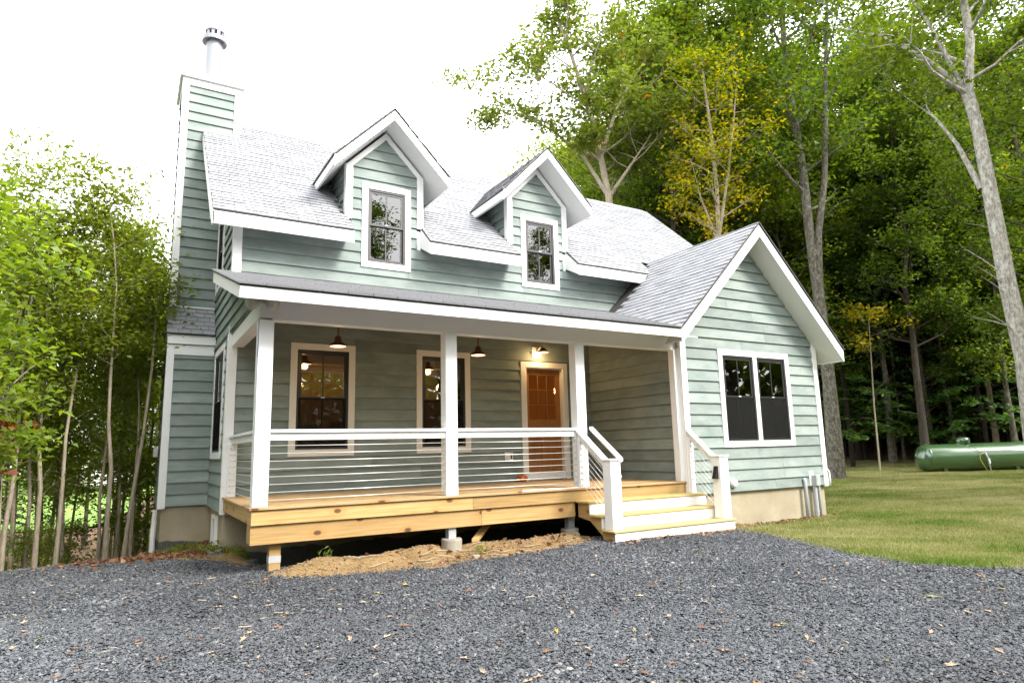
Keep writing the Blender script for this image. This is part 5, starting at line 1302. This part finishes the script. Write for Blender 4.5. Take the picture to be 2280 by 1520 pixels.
scatter((-60, 338), (13.2, 21), T_GROVE, 'grove_tree', 'slender pale grove tree', 'slender trees of the left grove', 0.68, 0.95, 306, 27, 0.5, ML)
scatter((-100, 380), (24, 36), T_MID, 'grove_tree', 'leafy back-row grove tree', 'taller trees behind the left grove', 0.5, 0.72, 307, 3, 2.0, ML)
scatter((-80, 330), (13.2, 18), T_SHRUB, 'shrub', 'low leafy shrub', 'shrubs among the left grove', 0.4, 0.75, 308, 8, 0.8, ML)
scatter((-60, 200), (19, 26), T_HEM, 'hemlock_tree', 'dark drooping conifer behind the trunks of the left grove', 'conifers behind the left grove', 0.4, 0.55, 309, 2, 2.0)
pr = proto(210, 4.5, 0.06, 0.3, 1.0, 16, 3600, 0.115, 0.20, LEAF_L, BARK_L, subs=4, rise=0.5)
plant_tree(pr, 'oak_sapling', 'near large-leaved tree reaching in from the left frame edge', at(-95, 10.2), rot=0.5)
g = np.random.default_rng(77)
x, y, z = at(12, 11.6)
m = MB(); m.tube([(0, 0, -0.3), (0.02, 0, 0.8), (0.0, 0.03, 1.9)], [0.016, 0.012, 0.004], 5)
tw = [Vector((g.normal() * 0.16, g.normal() * 0.16, 1.25 + g.random() * 0.9)) for _ in range(14)]
for q in tw: m.tube([(0, 0, q.z - 0.2), tuple(q)], [0.005, 0.002], 3)
pr = Proto(m.mesh('tree_trunk', BARK, smooth=True), leaf_mesh('tree_crown', leaf_points(g, np.array([tuple(q) for q in tw]), 170, 0.07), 0.13, g, LEAF_B, up=0.2, droop=0.9), BARK)
plant_tree(pr, 'dead_sapling', 'rust brown withered sapling at the left frame edge', (x, y, z))

# -- far woods closing the view, one mass of foliage each
def far_woods(name, u0, u1, D0, D1, hgt, n, seed, size):
    g = np.random.default_rng(seed); u = g.uniform(u0, u1, n); D = g.uniform(D0, D1, n)
    dx = FWD.x + RIGHT.x * (u - 1140) / 1440.4; dy = FWD.y + RIGHT.y * (u - 1140) / 1440.4; k = D / np.hypot(dx, dy)
    x = CAM_POS.x + dx * k; y = CAM_POS.y + dy * k
    top = hgt * (0.75 + 0.25 * np.sin(u * 0.021 + D) * np.cos(u * 0.013))
    z = H(x, y) + g.random(n) ** 0.9 * top
    me = leaf_mesh(name, np.stack([x, y, z], -1), size, g, FARLEAF)
    o = link(name, me); o['kind'] = 'stuff'; return o
tag(far_woods('far_woods', 1300, 2520, 74, 92, 19, 42000, 501, 0.75), 'dense far woods closing the view on the right', 'woods')
tag(far_woods('far_thicket', -160, 420, 62, 75, 5.0, 5000, 502, 0.5), 'far thicket of leaves beyond the left grove', 'woods')

# -- trees across the drive, mirrored in the upper windows
for i in range(24):
    az = R(-128 + i * 10.6); D = 21 + 5 * ((i * 7) % 3)
    x, y = -1 + D * math.sin(az), -9 - D * math.cos(az) * 0.95
    plant_tree(T_FOREST[i % 3], 'forest_tree', 'tall green tree across the drive mirrored in the dormer windows', (x, y, h1(x, y)), scale=(0.58 if 50 < math.degrees(az) < 68 else 0.60 + 0.04 * (i % 4)), group='trees mirrored in the dormer windows')
g = np.random.default_rng(503); n = 30000; az = np.radians(g.uniform(-130, 130, n)); D = g.uniform(38, 50, n)
x = -1 + D * np.sin(az); y = -9 - D * np.cos(az)
fm = link('far_thicket', leaf_mesh('far_thicket', np.stack([x, y, H(x, y) + 10 * g.random(n)], -1), 1.25, g, FARLEAF)); fm['kind'] = 'stuff'
tag(fm, 'dense far foliage across the drive mirrored in the window panes', 'woods')

for i, (x, y, k, sc, pr_) in enumerate(((-8.2, -2.8, 0, 0.58, T_FOREST), (-7.6, 2.2, 1, 0.55, T_FOREST), (-9.5, 7.0, 2, 0.6, T_FOREST), (-9.0, -8.5, 2, 0.55, T_FOREST), (-6.6, 0.0, 0, 0.5, T_MID), (-7.2, 4.8, 1, 0.6, T_MID), (-10.5, -5.5, 1, 0.7, T_MID), (-12, 2.0, 0, 0.8, T_MID))):
    plant_tree(pr_[k % len(pr_)], 'forest_tree', 'leafy tree beside the drive shading the chimney side of the cottage', (x, y, h1(x, y)), scale=sc, group='trees beside the drive on the chimney side')

for i, (u, D, k, sc, lb) in enumerate(((338, 17.5, 0, 0.42, 'leafy young tree filling the gap beside the chimney base'), (318, 20.5, 1, 0.5, 'bushy green tree behind the leaning sapling near the chimney'), (356, 24, 0, 0.55, 'dark leafy tree half hidden behind the chimney base'))):
    plant_tree(T_MID[k], 'grove_tree', lb, at(u, D), scale=sc)
scatter((-900, -120), (20, 34), T_MID, 'understory_tree', 'green tree outside the left frame edge', 'trees outside the left frame edge', 0.6, 0.9, 315, 9, 2.5)
for u, D, lb in ((322, 15.5, 'leafy shrub beside the drain pipe behind the chimney'), (300, 16.5, 'leafy shrub at the foot of the leaning sapling')):
    plant_tree(T_SHRUB[1], 'shrub', lb, at(u, D), 'shrub', scale=1.0)

# pale house far behind the left grove
x, y, z = at(335, 62)
t = thing('neighbour_house', 'pale distant house glimpsed between the trunks of the left grove', 'house', (x, y, z))
m = MB(); m.box((x - 5, y, z - 0.5), (x + 3, y + 6, z + 3.0)); m.build('wall', BEIGE, t)
m = MB(); m.hull([(x - 5.4, y - 0.4, z + 3.0), (x - 5.4, y + 6.4, z + 3.0), (x - 5.4, y + 3, z + 5.2)], [(x + 3.4, y - 0.4, z + 3.0), (x + 3.4, y + 6.4, z + 3.0), (x + 3.4, y + 3, z + 5.2)]); m.build('roof', SHINGLE, t)
for k in range(3): bx('window', (x - 4 + k * 2.3, y - 0.03, z + 0.9), (x - 3 + k * 2.3, y + 0.02, z + 2.2), FRAME, t)

# ------------------------------------------------------------------ gravel stones (geometry nodes instances, nobody could count them)
def stone_mat(name='gravel_stone'):
    m, n, b, o = new_mat(name); g = G(n)
    r = g.rnd(); c = g.coord()
    lo = g.n('ShaderNodeObjectInfo').outputs['Location']
    col = g.ramp(r, (0.0, (0.044, 0.048, 0.055)), (0.4, (0.070, 0.075, 0.085)), (0.75, (0.100, 0.107, 0.119)), (0.93, (0.18, 0.186, 0.195)), (0.985, (0.26, 0.235, 0.20)), (1.0, (0.40, 0.37, 0.32)))
    col = g.mixc(0.4, col, g.ramp(g.noise(c, 8, 4), (0.3, (0.022, 0.025, 0.030)), (0.7, (0.07, 0.074, 0.082))))
    pt = g.noise(lo, 0.55, 4, 0.6)
    g.l(g.hsv(col, v=g.ramp(pt, (0.30, 0.72), (0.5, 0.95), (0.70, 1.3))), b.inputs['Base Color']); b.inputs['Roughness'].default_value = 0.6; b.inputs['Specular IOR Level'].default_value = 0.45
    return m
STONE = stone_mat()
def gravel_field(name, base_obj_mesh, density, size, seed, mat):
    me = base_obj_mesh
    o = link(name, me); o['kind'] = 'stuff'
    ng = bpy.data.node_groups.new(name, 'GeometryNodeTree')
    ng.interface.new_socket('Geometry', in_out='INPUT', socket_type='NodeSocketGeometry'); ng.interface.new_socket('Geometry', in_out='OUTPUT', socket_type='NodeSocketGeometry')
    N = lambda t, **k: (lambda x: ([setattr(x, a, b) for a, b in k.items()], x)[1])(ng.nodes.new(t)); Lk = ng.links.new
    gi = N('NodeGroupInput'); go = N('NodeGroupOutput')
    dp = N('GeometryNodeDistributePointsOnFaces'); dp.inputs['Density'].default_value = density; dp.inputs['Seed'].default_value = seed
    Lk(gi.outputs[0], dp.inputs['Mesh'])
    ico = N('GeometryNodeMeshIcoSphere'); ico.inputs['Radius'].default_value = 1.0; ico.inputs['Subdivisions'].default_value = 1
    sp = N('GeometryNodeSetPosition'); nz = N('ShaderNodeTexNoise'); nz.inputs['Scale'].default_value = 1.3 + seed * 0.37
    vm = N('ShaderNodeVectorMath', operation='SUBTRACT'); vm.inputs[1].default_value = (0.5, 0.5, 0.5)
    vs2 = N('ShaderNodeVectorMath', operation='SCALE'); vs2.inputs[3].default_value = 1.5
    Lk(nz.outputs[1], vm.inputs[0]); Lk(vm.outputs[0], vs2.inputs[0]); Lk(vs2.outputs[0], sp.inputs['Offset']); Lk(ico.outputs[0], sp.inputs[0])
    sm_ = N('GeometryNodeSetMaterial'); sm_.inputs['Material'].default_value = mat; Lk(sp.outputs[0], sm_.inputs[0])
    ip = N('GeometryNodeInstanceOnPoints'); Lk(dp.outputs['Points'], ip.inputs['Points']); Lk(sm_.outputs[0], ip.inputs['Instance'])
    rr = N('FunctionNodeRandomValue', data_type='FLOAT_VECTOR'); rr.inputs[0].default_value = (-0.5, -0.5, 0); rr.inputs[1].default_value = (0.5, 0.5, 6.28)
    rs = N('FunctionNodeRandomValue', data_type='FLOAT_VECTOR'); rs.inputs[0].default_value = (size * 0.55, size * 0.4, size * 0.16); rs.inputs[1].default_value = (size * 1.6, size * 1.05, size * 0.5)
    for k in (rr, rs): k.inputs['Seed'].default_value = seed + 5
    Lk(rr.outputs[0], ip.inputs['Rotation']); Lk(rs.outputs[0], ip.inputs['Scale']); Lk(ip.outputs[0], go.inputs[0])
    md = o.modifiers.new('scatter', 'NODES'); md.node_group = ng
    return o
def region_mesh(name, keep, x0, x1, y0, y1, step, dz):
    o = sheet(name, x0, x1, y0, y1, step, lambda x, y: H(x, y) + dz, keep, STONE); me = o.data; bpy.data.objects.remove(o); return me
def seen_band(x, y, dmin, dmax):
    dx, dy = x - CAM_POS.x, y - CAM_POS.y; f = dx * FWD.x + dy * FWD.y; s = dx * RIGHT.x + dy * RIGHT.y
    return (f > dmin) & (f <= dmax) & (np.abs(s) < f * 1.05 + 1.5)
near = region_mesh('gravel', lambda x, y: keep_gravel(x, y) & seen_band(x, y, 1.6, 6.0), -12, 12, -11, 3, 0.15, 0.010)
gravel_field('gravel', near, 4200, 0.0098, 1, STONE)
near = region_mesh('coarse_gravel', lambda x, y: keep_gravel_loose(x, y) & seen_band(x, y, 1.6, 14.0) & ~((x > -0.1) & (y > -2.4)) & ~((x > 7) & (y > -2.9)), -14, 13, -11, 3, 0.07, 0.014)
gravel_field('coarse_gravel', near, 260, 0.018, 2, STONE)
mid = region_mesh('far_gravel', lambda x, y: keep_gravel(x, y) & seen_band(x, y, 6.0, 16.0), -14, 13, -11, 3, 0.15, 0.010)
gravel_field('far_gravel', mid, 1700, 0.0125, 3, STONE)
SOILSTONE = mat_plain('soil_stone', (0.24, 0.175, 0.105), 0.9, var=0.4, scale=20)
dm = sheet('soil_crumbs', -1.4, 5.2, -3.4, 1.5, 0.1, lambda x, y: dirt_z(x, y) + 0.004, lambda x, y: ~((x > 0.0) & (y > -1.4)) & ~((x > -0.85) & (y > 0.0)), SOILSTONE); dmm = dm.data; bpy.data.objects.remove(dm)
gravel_field('soil_crumbs', dmm, 330, 0.016, 4, SOILSTONE)

# ------------------------------------------------------------------ grass blades
GRASS = mat_leaf('grass_blade', ((0.0, (0.070, 0.140, 0.014)), (0.35, (0.17, 0.195, 0.052)), (0.7, (0.26, 0.25, 0.105)), (1.0, (0.32, 0.31, 0.15))), trans=0.3, gloss=0.2)
g = np.random.default_rng(55); n = 560000
uu = g.uniform(1600, 2800, n); D = 7.5 + 27 * g.random(n) ** 1.25
dx = FWD.x + RIGHT.x * (uu - 1140) / 1440.4; dy = FWD.y + RIGHT.y * (uu - 1140) / 1440.4; k = D / np.hypot(dx, dy)
x = CAM_POS.x + dx * k; y = CAM_POS.y + dy * k
jx = g.normal(size=n) * 0.09; kp = keep_lawn(x + jx, y + g.normal(size=n) * 0.09) & ~((x > WX0) & (x < WX1 + 0.05) & (y > WY - 0.12)) & ~((x < 7.2) & (y > -3.55)) & ~((x < 11) & (y > WY + 0.2)); x, y, D = x[kp], y[kp], D[kp]; n = len(x)
patch = vnoise(x, y, 0.9, 61) + 0.5 * vnoise(x, y, 3.1, 62)
hgt = (0.030 + 0.014 * g.random(n)) * np.clip(1 + 0.25 * patch, 0.5, 1.6); wid = 0.0035 + 0.00035 * D
a = g.uniform(0, 6.28, n); ln = g.normal(size=(n, 2)) * 0.5
z = H(x, y) + 0.008
V = np.empty((n, 3, 3)); V[:, 0] = np.stack([x - np.cos(a) * wid, y - np.sin(a) * wid, z], -1); V[:, 1] = np.stack([x + np.cos(a) * wid, y + np.sin(a) * wid, z], -1)
V[:, 2] = np.stack([x + ln[:, 0] * hgt, y + ln[:, 1] * hgt, z + hgt], -1)
t_ = np.clip(0.55 - 0.42 * patch + g.normal(size=n) * 0.17, 0, 1)
o = npmesh('grass', V.reshape(-1, 3), np.arange(n * 3).reshape(n, 3), GRASS, kind='stuff', tint=t_)

# ------------------------------------------------------------------ fallen leaves, chips, weeds, stones near the house
def leaf_outline(k, s):
    """lobed dry leaf with a curl"""
    r = random.Random(k); n = 5; pts = []
    for i in range(2 * n):
        a_ = 2 * math.pi * i / (2 * n); rad = s * (1.0 if i % 2 == 0 else 0.52) * r.uniform(0.8, 1.15) * (1.35 if i == 0 else 1)
        pts.append((rad * math.cos(a_) * 1.15, rad * math.sin(a_) * 0.8))
    me = MB(); c = (0, 0, 0.0)
    V = [(0, 0, s * 0.12)] + [(x_, y_, s * 0.55 * (abs(y_) / s) ** 1.5 * r.uniform(0.5, 1.3) + s * 0.06) for x_, y_ in pts]
    me.add(V, [(0, i + 1, (i + 1) % (2 * n) + 1) for i in range(2 * n)])
    me.tube([(-s * 1.0, 0, s * 0.15), (-s * 1.7, 0, s * 0.25)], s * 0.03, 3)
    return me
LMATS = {'tan': mat_leaf('dry_leaf_tan', ((0.0, (0.47, 0.34, 0.22)), (1.0, (0.47, 0.34, 0.22))), 0.2), 'brown': mat_leaf('dry_leaf_brown', ((0.0, (0.23, 0.11, 0.055)), (1.0, (0.23, 0.11, 0.055))), 0.2), 'orange': mat_leaf('dry_leaf_orange', ((0.0, (0.36, 0.14, 0.03)), (1.0, (0.36, 0.14, 0.03))), 0.25),
         'green': mat_leaf('fallen_leaf_green', ((0.0, (0.24, 0.30, 0.07)), (1.0, (0.24, 0.30, 0.07))), 0.3), 'yellow': mat_leaf('fallen_leaf_yellow', ((0.0, (0.50, 0.38, 0.06)), (1.0, (0.50, 0.38, 0.06))), 0.3)}
LM_ = {(c, k): leaf_outline(k, 0.032).mesh('fallen_leaf', LMATS[c]) for c in LMATS for k in range(4)}
r = random.Random(91); cnt = 0
LBL = {'tan': 'pale tan dry leaf lying on the dark gravel', 'brown': 'dark brown dry leaf lying on the gravel', 'orange': 'orange curled leaf lying on the gravel', 'green': 'fresh green leaf lying on the gravel', 'yellow': 'yellow leaf lying on the gravel'}
while cnt < 230:
    u, v = r.uniform(-20, 2300), 1225 + 295 * r.random() ** 1.5
    d = FWD + RIGHT * ((u - 1140) / 1440.4) - UP * ((v - 760) / 1440.4); k = (-0.82 - CAM_POS.z) / d.z; p = CAM_POS + d * k
    if not keep_gravel(np.array([p.x]), np.array([p.y]))[0] or (SX0 - .05 < p.x < SX1 + .05 and p.y > -3.6): continue
    c = r.choices(['tan', 'brown', 'orange', 'green', 'yellow'], [58, 26, 8, 4, 4])[0]
    o = bpy.data.objects.new('fallen_leaf', LM_[(c, r.randrange(4))]); COL.objects.link(o)
    o.location = (p.x, p.y, h1(p.x, p.y) + 0.018); o.rotation_euler = (r.gauss(0, 0.2), r.gauss(0, 0.2), r.uniform(0, 6.28)); s = r.uniform(0.4, 1.15); o.scale = (s * 1.1, s * 0.8, s)
    tag(o, LBL[c], 'leaf', 'fallen ' + c + ' leaves on the gravel'); cnt += 1
# drift of brown leaves by the left corner and along the wing foundation, too many to count
g = np.random.default_rng(15); P = []
for (cx_, cy_, sx, sy, n_) in ((-0.9, 0.1, 0.55, 0.30, 420), (-0.5, 1.2, 0.4, 0.4, 160), (9.0, WY - 0.12, 1.2, 0.07, 260), (7.6, WY - 0.35, 0.25, 0.15, 90), (5.9, -3.66, 0.8, 0.06, 60), (3.2, -2.9, 1.1, 0.22, 120)):
    P.append(np.stack([g.normal(cx_, sx, n_), g.normal(cy_, sy, n_)], -1))
P = np.concatenate(P); zz = np.maximum(H(P[:, 0], P[:, 1]) + 0.02, np.where((P[:, 0] > -2.5) & (P[:, 0] < 5.2) & (P[:, 1] > -3.5), dirt_z(P[:, 0], P[:, 1]) + 0.015, -9))
LITTER = mat_leaf('leaf_drift_brown', ((0.0, (0.14, 0.06, 0.03)), (0.6, (0.27, 0.14, 0.07)), (1.0, (0.42, 0.29, 0.17))), 0.2)
o = link('leaf_drift', leaf_mesh('leaf_drift', np.column_stack([P, zz]), 0.075, g, LITTER, up=0.6, droop=0.0, aspect=0.7)); o['kind'] = 'stuff'
# wood chips and twigs
CHIP = mat_plain('wood_chip', (0.36, 0.30, 0.22), 0.8, var=0.25, scale=30)
r = random.Random(17)
chip = MB(); chip.hull([(-0.06, -0.008, 0), (0.06, -0.006, 0), (0.055, 0.008, 0), (-0.058, 0.007, 0)], [(-0.06, -0.008, 0.007), (0.06, -0.006, 0.006), (0.055, 0.008, 0.007), (-0.058, 0.007, 0.008)]); chip = chip.mesh('wood_chip', CHIP)
for u, v in ((640, 1283), (585, 1383), (600, 1352), (308, 1445), (252, 1455), (232, 1464), (715, 1340), (470, 1298), (545, 1405), (620, 1370), (660, 1353), (905, 1330), (1010, 1365), (1180, 1340), (480, 1408), (450, 1345)):
    d = FWD + RIGHT * ((u - 1140) / 1440.4) - UP * ((v - 760) / 1440.4); k = (-0.82 - CAM_POS.z) / d.z; p = CAM_POS + d * k
    o = bpy.data.objects.new('wood_chip', chip); COL.objects.link(o); o.location = (p.x, p.y, h1(p.x, p.y) + 0.02); o.rotation_euler = (0, 0, r.uniform(-0.9, 0.5)); s = r.uniform(0.35, 0.85); o.scale = (s, s, s)
    tag(o, 'pale splinter of wood lying on the gravel', 'wood chip', 'wood chips on the gravel')
m = MB()
for k in range(15):
    x0, y0 = r.uniform(0.9, 4.3), r.uniform(-3.15, -2.6); a_ = r.uniform(-0.5, 0.5); L = r.uniform(0.12, 0.5)
    pts = [(x0 + L * f * math.cos(a_), y0 + L * f * math.sin(a_), float(dirt_z(x0 + L * f * math.cos(a_), y0 + L * f * math.sin(a_))) + 0.015 + r.uniform(0, 0.02)) for f in (0, .35, .7, 1)]
    m.tube(pts, [0.006, 0.005, 0.004, 0.002], 5)
o = m.build('dry_twigs', CHIP, None, smooth=True); o['kind'] = 'stuff'
# flat stones by the left corner and stones under the deck
FLAT = mat_plain('blue_flagstone', (0.17, 0.185, 0.19), 0.8, var=0.3, scale=8)
for i, (x0, y0, s, lb) in enumerate(((-0.35, 0.35, 0.13, 'flat grey stone among weeds by the chimney base'), (-0.1, -0.1, 0.16, 'largest tilted slate slab beside the house corner'), (0.28, -0.7, 0.13, 'slate chip in the shade under the porch corner'), (-0.72, 0.75, 0.09, 'small rounded stone beside the drain pipe'), (4.55, -2.75, 0.055, 'small pale stone beside the shaded footing'), (2.75, -2.95, 0.07, 'pale lump of stone before the middle footing'))):
    rr_ = random.Random(i); q = [(x0 + s * rr_.uniform(0.7, 1.1) * math.cos(a), y0 + s * 0.7 * rr_.uniform(0.7, 1.1) * math.sin(a)) for a in [k * 1.05 for k in range(6)]]
    zb = float(dirt_z(x0, y0)); tl = rr_.uniform(-0.3, 0.3)
    m = MB(); m.hull([(a, b, zb + 0.045 + (a - x0) * tl) for a, b in q], [(a, b, zb - 0.03) for a, b in q]); tag(m.build('flat_stone', FLAT if i < 4 else FOOTING, None, bevel=0.008), lb, 'stone')
# weeds
g = np.random.default_rng(33); C = []
for (x0, y0, n_, sg) in ((-0.5, 0.6, 260, 0.16), (-0.05, 0.0, 240, 0.14), (0.25, -0.5, 200, 0.16), (0.9, -2.5, 25, 0.04), (2.9, -2.85, 40, 0.05)):
    p = g.normal((x0, y0), sg, (n_, 2)); z_ = dirt_z(p[:, 0], p[:, 1]) + np.abs(g.normal(0, 0.05, n_)) + 0.02; C.append(np.column_stack([p, z_]))
o = link('weeds', leaf_mesh('weeds', np.concatenate(C), 0.075, g, LEAF_L, up=0.2, droop=-0.7, aspect=0.22)); o['kind'] = 'stuff'
